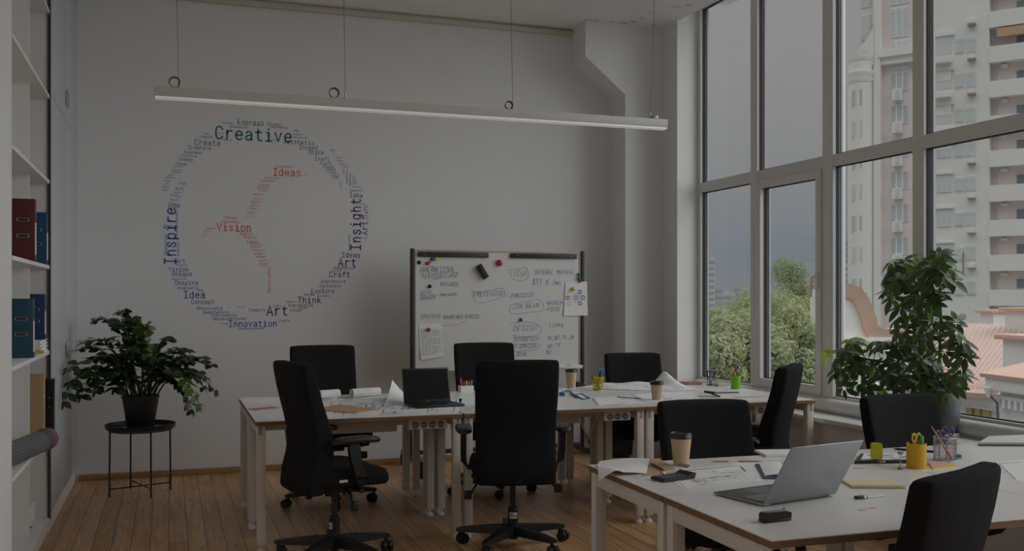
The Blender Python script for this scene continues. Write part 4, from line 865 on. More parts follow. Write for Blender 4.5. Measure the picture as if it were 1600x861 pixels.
MB().box(-.10, .06, 0, .2, .008, .12, .006).build('body', M_white, wt); MB().lathe([(.010, 0), (.010, .008)], 12, (.05, .012, 0)).build('foot', M_dark, wt)
# waste bin behind the desks
wbx = on_z(968, 712, 0)
wbn = thing('waste_bin', 'black wire waste bin on the floor behind the far desk legs', 'waste bin', (wbx[0], wbx[1], 0))
m = MB(); m.lathe([(.115, 0), (.115, .006), (.0, .006)], 28, cap1=False)
for j in range(36):
    a = 2*math.pi*j/36
    for s_ in (-1, 1): m.tube([(.115*math.cos(a), .115*math.sin(a), .004), (.132*math.cos(a+s_*.25), .132*math.sin(a+s_*.25), .15), (.15*math.cos(a+s_*.5), .15*math.sin(a+s_*.5), .30)], .0022, 5)
m.build('mesh_body', M_blkm, wbn)
MB().tube([(.15*math.cos(2*math.pi*j/36), .15*math.sin(2*math.pi*j/36), .302) for j in range(37)], .006, 8).build('rim', M_blkm, wbn)
MB().lathe([(.128, .02), (.146, .27), (.142, .275), (.10, .27)], 20, cap1=False).build('bin_liner', mat('liner_black', (.02, .02, .022), .35, .3, 30, .6, 60), wbn)
# loose white cables under the far desks
cb = MB(); c0 = on_y(920, 640, 6.0)
def cabl(x, y, z): return (x, y, z)
P0 = Vector((c0[0], 6.15, .66))
cb.tube(catmull([(0, 0)]*1+[(0, 0)], 1) and [P0, P0+Vector((.03, .02, -.10)), P0+Vector((.07, .02, -.17)), P0+Vector((.10, .0, -.08)), P0+Vector((.13, -.03, .02))], .004, 6)
cb.tube([P0+Vector((.02, .01, 0)), P0+Vector((.05, .03, -.13)), P0+Vector((.05, .04, -.22)), P0+Vector((.10, .03, -.12)), P0+Vector((.14, .0, .02))], .0035, 6)
tag(cb.build('power_cable', M_white), 'white power cables looping under the middle far desk', 'cable')
# ------------------------------------------------------------ things on the desks
def sheet_thing(name, lab, pix, z=0.0, fn=None, n=(10, 10), mt=None, cat='paper', group=None, th=.0007, prints=(), anchor=True):
    """a sheet whose four corners (far left, far right, near right, near left) lie on the desk where the photo shows them"""
    P = [Vector((*T(*p), 0)) for p in pix]; c = sum(P, Vector())/4
    o = thing(name, lab, cat, (c.x, c.y, TZ+z), 0, group)
    def F(s, t):
        q = P[3]*(1-s)*(1-t)+P[2]*s*(1-t)+P[1]*s*t+P[0]*(1-s)*t-c
        return q+(fn(s, t) if fn else Vector())
    MB().sheet(F, n[0], n[1], th).build('sheet', mt or M_paper, o, smooth=60)
    for nm, m_, items in prints:
        k = MB(); lift = Vector((0, 0, th+.0005))
        for poly, w in items: ribbon(k, poly, w, lambda x, y: F(x, y)+lift, .05)
        k.build(nm, m_, o, smooth=0)
    return o
def cup(u, v, h, lab, rz=0, dz=0):
    x, y = T(u, v); o = thing('coffee_cup', lab, 'cup', (x, y, TZ+dz), rz, 'paper coffee cups on the desks')
    MB().lathe([(.0, .004), (.029, .004), (.0295, 0), (.0305, 0), (.0425, h-.016), (.044, h-.016), (.0445, h-.012), (.043, h-.010)], 36, cap0=False, cap1=False).build('cup_body', M_cup, o)
    l = MB().lathe([(.0455, h-.016), (.0475, h-.014), (.0475, h-.009), (.0455, h-.006), (.0445, h+.004), (.0425, h+.006), (.0405, h+.002), (.037, h+.0), (.0, h+.0)], 36, cap1=False)
    l.box(-.012, .012, -.040, -.030, h+.0005, h+.007, .002).lathe([(.004, h), (.003, h+.003)], 10, (0, .02, 0)); l.build('lid', M_lid, o); return o
cup(1064, 727, .128, 'kraft coffee cup with black lid, largest one, on the near desk', R(30))
cup(892.5, 606, .138, 'kraft coffee cup with black lid in front of whiteboard\'s right post', R(10))
cup(1026, 625, .118, 'kraft coffee cup on far desk, between red notebook and the front edge', R(60), .0022)
def pencil(pa, pb, col, lab, r=.0036, z=0.0, tip=True, cat='pencil', name='pencil', group='loose pencils on the desks'):
    a = Vector((*T(*pa), TZ+r+z)); b = Vector((*T(*pb), TZ+r+z)); d = b-a; L_ = d.length
    o = thing(name, lab, cat, (a.x, a.y, a.z), math.atan2(d.y, d.x), group if name == 'pencil' else None)
    n = 6 if name == 'pencil' else 14; M = Matrix.Rotation(R(90), 4, 'Y'); 
    rg = lambda q, h: [M @ Vector((q*math.cos(2*math.pi*(j+.5)/n), q*math.sin(2*math.pi*(j+.5)/n), h)) for j in range(n)]
    MB().loft([rg(r*.97, 0), rg(r, .002), rg(r, L_-.02)]).build('barrel', mat('pencil_'+col[0], col[1], .4), o)
    MB().loft([rg(r, L_-.02), rg(r*.28, L_-.004)]).build('cone', mat('pencil_bare_wood', (.55, .38, .2), .6) if name == 'pencil' else M_blkp, o)
    MB().loft([rg(r*.28, L_-.004), rg(r*.06, L_)]).build('lead', M_dark, o)
    return o
TAN = ('natural', (.48, .31, .16)); BRN = ('brown', (.10, .05, .035)); GRYP = ('grey', (.10, .09, .09)); BLKC = ('black', (.02, .02, .022))
pencil((1138, 722), (1109, 722.5), TAN, 'natural wood pencil right of near coffee cup, the shorter one')
pencil((1154, 722), (1193, 722.3), TAN, 'natural wood pencil lying between coffee cup and spiral pad, longer one')
pencil((1018, 727), (1040, 738.5), BRN, 'dark brown pencil lying slanted on the kraft envelope', .0044, .0018)
pencil((1122, 621), (1089, 619.5), ('pale', (.5, .38, .22)), 'wood pencil on the far desk in front of the flip pad')
pencil((965, 621), (1003, 623.5), GRYP, 'grey pencil on far desk, left of the second coffee cup')
def pen(pa, pb, lab, z=0.0): return pencil(pa, pb, BLKC, lab, .0050, z, name='pen', cat='pen')
pen((1459, 707.5), (1395, 702.8), 'black pen lying behind the yellow pencil cup')
# --- near desk
curl = lambda s, t: Vector((-.03*max(0, .35-s)*2, 0, .012*math.sin(math.pi*s)+(-.062*(max(0, .36-s)/.36)**1.6)+.010*t))
# paper hanging over the desk corner
def over(s, t):
    hang = max(0.0, .42-s)/.42
    return Vector((.055*hang, .0, .013*(1-hang)*math.sin(math.pi*min(1, s*1.1))-.052*hang**1.3+.012*(t-.2)*(1-hang)))
KZ = .0016
sheet_thing('kraft_envelope', 'brown kraft envelope under white sheet at the near desk\'s far left corner', [(996, 718.5), (1030, 716.5), (1062, 738), (1004, 745)], 0, None, (4, 4), M_kraft, 'envelope', th=.0014)
OP = [Vector((*T(*p), 0)) for p in [(936, 722), (1015, 721.5), (1010, 741), (922, 748)]]; oc = sum(OP, Vector())/4
oo = thing('loose_sheet', 'white sheet drooping over the near desk\'s far left corner', 'paper', (oc.x, oc.y, TZ+.0022))
def FO(s, t):
    q = OP[3]*(1-s)*(1-t)+OP[2]*s*(1-t)+OP[1]*s*t+OP[0]*(1-s)*t
    edge = 1.615+(q.y-2.432)*.0157; out = max(0.0, edge+.03-q.x); yo = max(0.0, q.y-3.70)
    return q-oc+Vector((out*.25, 0, .012*math.sin(math.pi*s)*(1-t*.4)+.010*t*s+.016*min(1, out/.05)*(1-out*6 if out < .16 else 0)-(.16*max(0, out-.035)**1.1)))
MB().sheet(FO, 26, 10, .0007).build('sheet', M_paper, oo, smooth=60)
sheet_thing('thin_notebook', 'thin notebook half hidden beneath the kraft envelope, blue edge', [(985, 743), (1012, 740), (1021, 744.5), (999, 748.5)], 0, None, (2, 2), mat('notebook_pale', (.6, .6, .58), .6), 'notebook', th=.0012)
# calculator
x, y = T(1052, 749); ca = thing('calculator', 'black calculator with raised display lying on blueprint by near cup', 'calculator', (x, y, TZ+.0030), R(12))
MB().prism([(-.078, 0), (.072, 0), (.080, .020), (.066, .024), (.045, .013), (-.075, .010)], -.040, .040, Matrix.Rotation(R(90), 4, 'X')).build('case', M_blkp, ca, smooth=20)
MB().box(.047, .066, -.030, .030, -.0005, .0015, 0, Matrix.Translation((0, 0, .0185)) @ Matrix.Rotation(R(-27), 4, 'Y') @ Matrix.Translation((-.056+.0565, 0, 0)) @ Matrix.Identity(4)).build('display', mat('lcd_grey', (.20, .23, .22), .25), ca)
kb = MB()
for i in range(5):
    for j in range(4): kb.box(-.068+.021*i, -.054+.021*i, -.032+.0175*j, -.02+.0175*j, .0098+.0005*i, .0125+.0005*i, .001)
kb.build('keys', mat('key_grey', (.12, .125, .13), .5), ca)
# blueprints
rb = random.Random(17)
def plan_lines(n, seed, border=True):
    r = random.Random(seed); out = []
    if border: out += [([(.04, .05), (.96, .05), (.96, .95), (.04, .95), (.04, .05)], .008)]
    for i in range(n):
        x, y = r.uniform(.08, .8), r.uniform(.1, .85)
        if r.random() < .55: l = r.uniform(.05, .25); out.append(([(x, y), (min(.94, x+l), y)], .006))
        else: l = r.uniform(.05, .25); out.append(([(x, y), (x, min(.93, y+l))], .006))
        if r.random() < .25: w, h = r.uniform(.04, .14), r.uniform(.04, .14); out.append(([(x, y), (x+w, y), (x+w, y+h), (x, y+h), (x, y)], .005))
    return out
M_ink2 = mat('drawing_ink_pale', (.33, .36, .45), .8); M_ink3 = mat('drawing_ink_dark', (.10, .11, .16), .8)
bl = lambda s, t: Vector((0, 0, .0005+.028*max(0, t-.72)/.28*(.35+.65*s)+.006*math.sin(math.pi*s)*t))
sheet_thing('blueprint', 'blueprint with curled far edge on near desk between cup and laptop', [(1034, 739), (1158, 731), (1192, 751), (1070, 766)], 0, lambda s, t: Vector((0, 0, .0004+.016*(max(0, t-.6)/.4)**2*(.3+.7*s))), (14, 14), None, 'drawing', prints=[('drawing', M_ink2, plan_lines(30, 4)), ('bold_lines', M_ink3, [([(.05, .93), (.9, .95)], .018), ([(.2, .42), (.72, .5)], .012), ([(.97, .9), (.98, .7)], .02)])])
sheet_thing('large_plan_sheet', 'large white plan sheet flat on the near desk behind the laptop', [(1140, 724), (1216, 722), (1242, 745), (1172, 752)], .0012, None, (4, 4), None, 'paper', th=.0006)
# open navy notebook half hidden by the laptop
nb = sheet_thing('navy_notebook', 'open notebook with navy cover edge, partly hidden behind silver laptop', [(1180, 727), (1222, 724), (1232, 748), (1192, 749.5)], .0022, None, (3, 3), mat('navy_cover', (.03, .045, .10), .5), 'notebook', th=.004)
P = [Vector((*T(*p), 0)) for p in [(1186, 727.5), (1221, 725), (1230, 745.5), (1195, 746.5)]]; c = Vector(nb.location)
MB().sheet(lambda s, t: P[3]*(1-s)*(1-t)+P[2]*s*(1-t)+P[1]*s*t+P[0]*(1-s)*t-Vector((c.x, c.y, 0))+Vector((0, 0, .0042+.004*math.sin(math.pi*s))), 8, 4, .003).build('pages', M_paper, nb)
def spiral_pad(u, v, w, d, ang, lab, mt, n=20, th=.009, ring=None, rings_side='far', flip=0.0):
    x, y = T(u, v); o = thing('spiral_notebook', lab, 'notebook', (x, y, TZ+flip), R(ang))
    MB().box(-w/2, w/2, -d/2, d/2, 0, .0015).build('back_cover', mat('card_grey', (.45, .43, .38), .7), o)
    pg = MB(); k = 4
    for i in range(k): pg.box(-w/2+.001*i*.3, w/2-.001, -d/2+.0012*i*.4, d/2-.001, .0015+(th-.0015)*i/k, .0015+(th-.0015)*(i+1)/k-.0002)
    pg.build('pages', mt, o)
    rg = MB()
    for i in range(n):
        xx = -w/2+w*(i+.5)/n; yy = d/2 if rings_side == 'far' else -d/2; r = th*.75
        rg.tube([(xx, yy+r*math.cos(2*math.pi*j/10), r+.0012+r*math.sin(2*math.pi*j/10)) for j in range(11)], .0010, 5)
    rg.build('spiral_binding', ring or M_blkm, o); return o
spiral_pad(1222, 710, .20, .15, -13, 'white spiral sketch pad at the near desk\'s far edge behind laptop', M_paper, 26, .012, None, 'far')
# silver laptop
hx, hy = T(1196, 792.5); hx2, hy2 = T(1304, 776.5)
an = math.atan2(hy2-hy, hx2-hx); WL = math.hypot(hx2-hx, hy2-hy)+.010
lp = thing('laptop', 'open silver laptop on the nearest desk, lid back towards the viewer', 'laptop', ((hx+hx2)/2, (hy+hy2)/2, TZ), an)
M_alu = mat('laptop_aluminium', (.36, .37, .385), .38, .03, 30, metal=.75, spec=.5); M_deck = mat('laptop_deck_dark', (.075, .085, .10), .4, .05, 30)
DL = .245
MB().box(-WL/2, WL/2, .004, DL, .003, .0095, .002).build('base', M_alu, lp)
MB().box(-WL/2+.003, WL/2-.003, .012, DL-.002, .0095, .0108, .0005).build('deck', M_deck, lp)
kb = MB()
for r_ in range(5):
    for c_ in range(14):
        kb.box(-WL/2+.022+c_*(WL-.044)/14+.001, -WL/2+.022+(c_+1)*(WL-.044)/14-.001, .032+r_*.0185, .032+r_*.0185+.0165, .0108, .0122, .0008)
kb.build('keyboard', mat('laptop_keys', (.24, .25, .27), .45), lp)
MB().box(-.055, .055, .142, .222, .0108, .0112).build('touchpad', mat('laptop_touchpad', (.10, .11, .125), .3), lp)
ft = MB()
for sx in (-1, 1):
    for yy in (.03, DL-.03): ft.lathe([(.006, 0), (.006, .0032)], 10, (sx*(WL/2-.03), yy, 0))
ft.build('rubber_feet', M_dark, lp)
lidM = Matrix.Translation((0, .004, .010)) @ Matrix.Rotation(R(31), 4, 'X')
MB().box(-WL/2, WL/2, -.004, .0015, 0, .235, .0025, lidM).build('lid', M_alu, lp)
MB().box(-WL/2+.004, WL/2-.004, .0015, .0022, .008, .231, 0, lidM).build('screen', mat('screen_black', (.008, .008, .01), .12), lp)
MB().tube([(-WL/2+.03, .003, .0095), (WL/2-.03, .003, .0095)], .0045, 10).build('hinge', M_blkp, lp)
# black stapler-like punch in the foreground
x, y = T(1211, 814.5); sp_ = thing('stapler', 'black stapler lying in front of the silver laptop', 'stapler', (x, y, TZ), R(5))
MB().box(-.052, .052, -.016, .016, 0, .010, .003).build('stapler_base', M_blkp, sp_)
MB().prism([(-.050, .0105), (.052, .0105), (.052, .026), (.035, .030), (-.040, .031), (-.050, .026)], -.015, .015, Matrix.Rotation(R(90), 4, 'X')).build('stapler_arm', M_blkp, sp_, smooth=20)
MB().box(-.045, .038, -.008, .008, .030, .0325, .001).build('metal_rail', M_grey_m, sp_)
MB().lathe([(.003, .025), (.003, .037)], 10, (.040, .006, 0)).build('pin', M_grey_m, sp_)
# yellow dispenser on the black clipboard
cbx = sheet_thing('clipboard', 'black clipboard under blue-grey printed papers, near desk by yellow dispenser', [(1345, 713), (1425, 713), (1432, 724), (1335, 725)], 0, None, (3, 3), M_blkp, 'clipboard', th=.012)
c = Vector(cbx.location)
Pq = [Vector((*on_z(*p, TZ+.012), 0)) for p in [(1350, 709), (1422, 709), (1424, 718), (1345, 718.5)]]
f4 = lambda s, t: Pq[3]*(1-s)*(1-t)+Pq[2]*s*(1-t)+Pq[1]*s*t+Pq[0]*(1-s)*t-Vector((c.x, c.y, 0))+Vector((0, 0, .0121+.002*math.sin(5*s)**2*t))
MB().sheet(f4, 10, 3, .001).build('papers', M_paper, cbx)
k = MB()
for i in range(9):
    r = rb; q = (r.uniform(.05, .9), r.uniform(.1, .8)); ribbon(k, [q, (q[0]+.12, q[1]+r.uniform(-.1, .1))], .09, lambda x, y: f4(min(1, x), min(1, max(0, y)))+Vector((0, 0, .0016)), .05)
k.build('print', mat('print_blue_grey', (.22, .30, .42), .7), cbx, smooth=0)
xx = on_z(1378, 722, TZ+.012); MB().box(-.018, .012, -.01, .004, .0125, .0165, .002, Matrix.Translation((xx[0]-c.x, xx[1]-c.y+.0, 0))).build('clip', M_grey_m, cbx)
x, y = on_z(1369.5, 717.5, TZ+.0138); ds = thing('note_dispenser', 'translucent yellow tape dispenser standing upright on the clipboard', 'dispenser', (x, y, TZ+.0138), R(-25))
m_y = clear_plastic('plastic_clear_yellow', (.72, .66, .02), .72)
hw_, hh_ = .0225, .068
pr = [(hw_*math.copysign(abs(math.cos(t))**.3, math.cos(t)), hh_/2+hh_/2*math.copysign(abs(math.sin(t))**.3, math.sin(t))) for t in [2*math.pi*j/36 for j in range(36)]]
MB().prism(pr, -.012, .012, Matrix.Rotation(R(90), 4, 'X')).build('case', m_y, ds, smooth=30)
rol = MB().lathe([(.010, -.006), (.010, .006)], 20, (0, 0, 0)).build('roll', mat('roll_grey', (.16, .17, .12), .5), ds, (0, .0, hh_*.62)); rol.rotation_euler = (R(90), 0, 0)
# hourglass
def hourglass(u, v, h, r, lab, cap, sand, cyl=False):
    x, y = T(u, v); o = thing('hourglass', lab, 'hourglass', (x, y, TZ))
    MB().lathe([(r, 0), (r, .006), (r*.8, .008)], 20).lathe([(r*.8, h-.008), (r, h-.006), (r, h)], 20).build('end_caps', cap, o)
    g = clear_plastic('hourglass_glass_'+str(u), (.75, .78, .76), .18)
    MB().lathe([(r*.62, .008), (r*.66, h*.25), (r*.14, h*.5), (r*.66, h*.75), (r*.62, h-.008)], 20, cap0=False, cap1=False).build('bulbs', g, o)
    MB().lathe([(r*.58, .0085), (r*.60, h*.2), (r*.05, h*.32)], 18).build('sand', sand, o); return o
h1 = hourglass(1407, 733.5, .070, .0115, 'little sand timer standing left of the ribbed yellow pen cup', mat('timer_wood', (.28, .20, .13), .5), mat('sand_pale', (.62, .55, .4), .9))
# ribbed yellow pen cup
def pot_item(o, name, pts, r, mt, lab=None, n=12):
    q = MB().tube(pts, r, n).build(name, mt, o); 
    if lab: q['label'] = lab
    return q
x, y = T(1432, 731); yc = thing('pen_cup', 'ribbed yellow pen cup on near desk with markers standing in it', 'pen cup', (x, y, TZ))
n = 72; rg = lambda r, h: [Vector(((r-(.0012 if j % 2 else 0))*math.cos(2*math.pi*j/n), (r-(.0012 if j % 2 else 0))*math.sin(2*math.pi*j/n), h)) for j in range(n)]
MB().loft([rg(.0385, 0), rg(.0385, .100), rg(.036, .100), rg(.036, .006)], True, True).build('cup_body', mat('cup_yellow', (.70, .38, .02), .45, .04, 20), yc)
def loose(name, lab, cat, o, pts, r, mt, mt2=None, group=None):
    """a pen or pencil standing in a cup: its own thing"""
    b = Vector(o.location); p = [b+Vector(q) for q in pts]; t = thing(name, lab, cat, tuple(p[0]), 0, group)
    loc = [q-p[0] for q in p]; L_ = (loc[-1]-loc[0])
    MB().tube([loc[0], loc[0]+L_*.70], r, 12).build('barrel', mt, t)
    MB().tube([loc[0]+L_*.70, loc[0]+L_*.96, loc[0]+L_], [r*1.08, r*1.02, r*.55], 12).build('cap', mt2 or mt, t); return t
def scissors(name, lab, o, base, up, across, L_, mt, group=None, blade=None):
    b = Vector(o.location)+Vector(base); t = thing(name, lab, 'scissors', tuple(b), 0, group)
    up = Vector(up).normalized(); ac = (Vector(across)-up*Vector(across).dot(up)).normalized()
    MB().tube([Vector(), up*L_*.55], [.003, .005], 6).build('blades', blade or M_chrome, t)
    for sg in (-1, 1):
        h = MB(); c = up*L_*.84+ac*sg*.0145
        h.tube([up*L_*.5, up*L_*.66+ac*sg*.004], .0042, 8)
        h.tube([c+(ac*.011*math.cos(2*math.pi*j/20)+up*.017*math.sin(2*math.pi*j/20)) for j in range(21)], .0038, 8)
        h.build('handle', mt, t)
    return t
g_ = 'pens and tools standing in cups'
loose('marker_pen', 'black pen sticking out of the ribbed yellow cup', 'marker', yc, [(-.020, .002, .0075), (-.025, .004, .142)], .0052, M_blkp, None, g_)
loose('highlighter', 'green-capped highlighter in the ribbed yellow cup', 'highlighter', yc, [(.016, -.004, .0075), (.022, -.004, .130)], .0085, mat('marker_yellow_body', (.60, .55, .04), .4), mat('cap_lime', (.12, .42, .05), .4), g_)
scissors('scissors', 'yellow-handled scissors in the ribbed yellow cup', yc, (0, .004, .0075), (.02, 0, 1), (1, .2, 0), .135, mat('handle_yellow', (.66, .55, .05), .4), g_)
# wire mesh cup
x, y = T(1476.5, 719); mc_ = thing('mesh_pen_cup', 'silver wire mesh pen cup holding scissors and an orange pencil', 'pen cup', (x, y, TZ))
w = MB(); nn_ = 40
for i in range(nn_):
    a = 2*math.pi*i/nn_
    for s_ in (-1, 1): w.tube([(.045*math.cos(a+s_*.45*t), .045*math.sin(a+s_*.45*t), .002+.094*t) for t in (0, .25, .5, .75, 1)], .0007, 4)
w.build('mesh_wall', mat('mesh_silver', (.46, .46, .48), .4, .05, 20, metal=.5), mc_)
MB().tube([(.045*math.cos(2*math.pi*j/32), .045*math.sin(2*math.pi*j/32), .097) for j in range(33)], .0022, 8).tube([(.045*math.cos(2*math.pi*j/32), .045*math.sin(2*math.pi*j/32), .0022) for j in range(33)], .0022, 8).lathe([(.045, .001), (.045, .002)], 28).build('rim', MATS['mesh_silver'], mc_)
op = pencil((1470, 700), (1480, 700), ('orange', (.85, .13, .035)), 'orange pencil leaning tall in the silver mesh cup', .0050)
d = Vector((-.105, .02, .160)).normalized(); s0 = Vector(mc_.location)+Vector((.026, -.012, .0052))
op.location = s0; op.rotation_euler = d.to_track_quat('X', 'Z').to_euler()
sc1 = (.195)/max(.001, [k for k in op.children if k.name.startswith('lead')][0].data.vertices[-1].co.x); op.scale = (sc1, 1, 1)
scissors('scissors', 'purple-handled scissors at the right of silver mesh cup', mc_, (.012, .006, .0035), (.10, .05, 1), (.8, -.3, 0), .140, mat('handle_purple', (.13, .06, .30), .4), g_)
scissors('scissors', 'mauve-handled scissors at the left of silver mesh cup', mc_, (-.02, .012, .0035), (.02, -.02, 1), (.9, .2, 0), .125, mat('handle_mauve', (.20, .07, .17), .4), g_)
# sticky notes, sharpener, flags
sn = sheet_thing('sticky_note_pad', 'pad of pink sticky notes on yellow ones beside the yellow cup', [(1449, 725), (1480, 724.5), (1496, 729.5), (1458, 734)], 0, None, (2, 2), mat('note_yellow', (.68, .50, .10), .7), 'sticky notes', th=.006)
c = Vector(sn.location); Pn = [Vector((*T(*p), 0)) for p in [(1448.5, 724.3), (1479, 723.8), (1494, 728.5), (1457, 732.8)]]
MB().sheet(lambda s, t: (Pn[3]*(1-s)*(1-t)+Pn[2]*s*(1-t)+Pn[1]*s*t+Pn[0]*(1-s)*t-Vector((c.x, c.y, 0)))*.94+Vector((-.002, .002, .0062)), 2, 2, .003).build('pink_notes', mat('note_pink', (.66, .42, .40), .7), sn)
x, y = T(1497, 716.5); sh = thing('pencil_sharpener', 'small blue pencil sharpener right behind the mesh cup', 'sharpener', (x, y, TZ), R(-15))
MB().box(-.010, .010, -.014, .014, 0, .018, .003).build('body', mat('sharpener_blue', (.05, .12, .45), .4), sh)
MB().box(-.0106, .0106, -.0145, -.004, .002, .006, .001).build('band', mat('sharpener_lime', (.5, .6, .1), .4), sh)
fl_ = thing('page_flags', 'pink and yellow page flags lying near the hourglass', 'page flags', (*T(1346, 732), TZ), R(-8))
MB().box(-.03, .012, .003, .011, 0, .0012).build('pink_flag', mat('flag_pink', (.62, .06, .18), .6), fl_); MB().box(-.008, .030, -.008, .0025, 0, .0012).build('yellow_flag', mat('flag_yellow', (.72, .58, .12), .6), fl_)
spiral_pad(1364, 758, .19, .135, -21, 'cream yellow spiral notepad right of the silver laptop', mat('paper_cream', (.74, .66, .42), .8), 24, .008, mat('wire_cream', (.5, .45, .3), .5), 'near')
sheet_thing('loose_sheet', 'white sheet beneath chair back and cream notepad, right on near desk', [(1422, 752), (1470, 745), (1478, 775), (1420, 770)], 0, lambda s, t: Vector((0, 0, .006*math.sin(math.pi*s)*(1-t))), (8, 4))
ks = thing('key_holder', 'dark blue key fob with little silver chain on the near desk', 'key fob', (*T(1349, 779), TZ), R(-4))
MB().box(-.032, .012, -.011, .011, 0, .010, .004).build('fob', mat('fob_navy', (.02, .035, .075), .35), ks); MB().box(-.006, .004, -.0115, .0115, .002, .0105, .001).build('band', M_chrome, ks)
MB().tube([(.012, 0, .004), (.03, .006, .003), (.05, .002, .003), (.075, .014, .003), (.10, .020, .003)], .0022, 6).build('chain', M_grey_m, ks)
cs = thing('colour_swatch', 'strip of pastel colour swatches near the desk\'s front edge', 'swatches', (*T(1356, 796), TZ), R(8))
for i, cc in enumerate(((.35, .52, .66), (.62, .70, .55), (.78, .72, .42), (.78, .55, .40), (.74, .42, .38))):
    MB().box(-.040+.016*i, -.026+.016*i, -.012+.002*i, .010+.002*i, 0, .0009).build('swatch', mat('swatch_%d' % i, cc, .6), cs)
nbk = sheet_thing('stacked_notebook', 'grey-white notebook with black cover at far right of near desk', [(1546, 686), (1640, 682), (1660, 698), (1528, 697)], 0, None, (2, 2), M_blkp, 'notebook', th=.004)
c = Vector(nbk.location); Pm = [Vector((*T(*p), 0)) for p in [(1546, 686), (1640, 682), (1660, 697), (1528, 696)]]
MB().sheet(lambda s, t: Pm[3]*(1-s)*(1-t)+Pm[2]*s*(1-t)+Pm[1]*s*t+Pm[0]*(1-s)*t-Vector((c.x, c.y, 0))+Vector((0, 0, .0042)), 2, 2, .010).build('pages', mat('pages_grey', (.66, .65, .62), .8), nbk)
sheet_thing('loose_sheet', 'white sheet lying at the right picture edge on the near desk', [(1555, 722), (1620, 716), (1660, 745), (1590, 752)], 0, None, (3, 3), None, prints=[('drawing', M_ink2, [([(.0, .1), (.05, .9), (.5, .85)], .02)])])

# --- far desks
fy = thing('colour_fan', 'pink and yellow flyers at the far desk\'s left end', 'flyer', (*T(412, 638.5), TZ), R(15))
for i, (cc, a) in enumerate((((.62, .40, .12), -10), ((.60, .25, .12), 4), ((.42, .16, .30), 16))):
    MB().box(-.09, .09, -.035, .035, .0012*i, .0012*i+.001, 0, rotz(R(a))).build('flyer_sheet', mat('flyer_%d' % i, cc, .7), fy)
sheet_thing('drawing_sheet', 'wide white drawing sheet along the far desk\'s left back edge', [(382, 621), (440, 621.5), (440, 630), (378, 629.5)], 0, None, (3, 3), None, 'drawing', prints=[])
sheet_thing('drawing_sheet', 'white plan with dark linework under the kraft board, left far desk', [(512, 628), (722, 623), (716, 645), (490, 656.5)], 0, None, (8, 6), None, 'drawing', prints=[('drawing', M_ink2, plan_lines(46, 9)), ('bold_lines', M_ink3, [(q, .007) for q, w in plan_lines(14, 12, False)])])
sheet_thing('kraft_board', 'flat kraft cardboard sheet on the plans at far left desk', [(527, 633.5), (592, 640.5), (556, 646.5), (490, 641)], .0012, None, (2, 2), M_kraft, 'cardboard', th=.005)
# rolled drawings
def roll(u, v, L_, r, ang, lab, turns=1.6, open_=.14):
    x, y = T(u, v); o = thing('rolled_drawing', lab, 'drawing roll', (x, y, TZ), R(ang)); 
    def F(s, t):
        if t < .45: q = t/.45; return Vector((L_*(s-.5), -open_*(1-q), .0006+.002*math.sin(9*s)*0))
        a = (t-.45)/.55*turns*2*math.pi; rr_ = r*(1-.10*a/(2*math.pi))
        return Vector((L_*(s-.5), rr_*math.sin(a), r-rr_*math.cos(a)+.0006))
    MB().sheet(F, 6, 60, .0006).build('sheet', M_paper, o, smooth=80)
    k = MB(); r9 = random.Random(int(u))
    for i in range(26):
        a, b = r9.uniform(.03, .9), r9.uniform(.03, .4)
        ribbon(k, [(a, b), (a+r9.uniform(-.02, .08), b+r9.uniform(-.05, .05))], .006, lambda s, t: F(min(.99, max(.01, s)), min(.44, max(.01, t)))+Vector((0, 0, .0012)))
    k.build('drawing', M_ink3, o, smooth=0); return o
roll(571, 620.5, .22, .032, 20, 'white drawing rolled at its right side, on the left far desk', 1.5, .16)
def tented(u, v, w, d, h, ang, lab, seed, peak=.75, prints=True):
    x, y = T(u, v); o = thing('curled_drawing', lab, 'drawing', (x, y, TZ), R(ang))
    def F(s, t): return Vector((w*(s-.5), d*(t-.5), .0008+h*max(0, (s-peak+.45)/(1.45-peak))**2.2*(.25+.75*t)**2+.004*math.sin(6*s+2*t)**2*s))
    MB().sheet(F, 18, 12, .0006).build('sheet', M_paper, o, smooth=80)
    if prints:
        k = MB()
        for poly, wd in plan_lines(24, seed, False): ribbon(k, [(min(.97, a), min(.95, b)) for a, b in poly], .006, lambda s, t: F(s, t)+Vector((0, 0, .0014)), .06)
        k.build('drawing', M_ink2, o, smooth=0)
    return o
def flap(u, v, lab, pts, seed):
    """a sheet lying on the desk with one end flipped up: pts = profile (x, z), width along y"""
    x, y = T(u, v); o = thing('curled_drawing', lab, 'drawing', (x, y, TZ), R(seed)); pr = catmull(pts, 6); n = len(pr)-1
    def F(s, t):
        f = s*n; i = min(n-1, int(f)); q = f-i; a = pr[i][0]*(1-q)+pr[i+1][0]*q; z = pr[i][1]*(1-q)+pr[i+1][1]*q
        return Vector((a, .20*(t-.5)*(1-.2*s), z+.0006))
    MB().sheet(F, n, 6, .0006).build('sheet', M_paper, o, smooth=80)
    k = MB()
    for poly, wd in plan_lines(16, int(u), False): ribbon(k, [(min(.5, a*.5), min(.95, b)) for a, b in poly], .006, lambda s, t: F(s, t)+Vector((0, 0, .0016)), .05)
    k.build('drawing', M_ink3, o, smooth=0); return o
roll(514, 624, .150, .033, 22, 'white drawing curling up at its left end, far left desk', .85, .12)
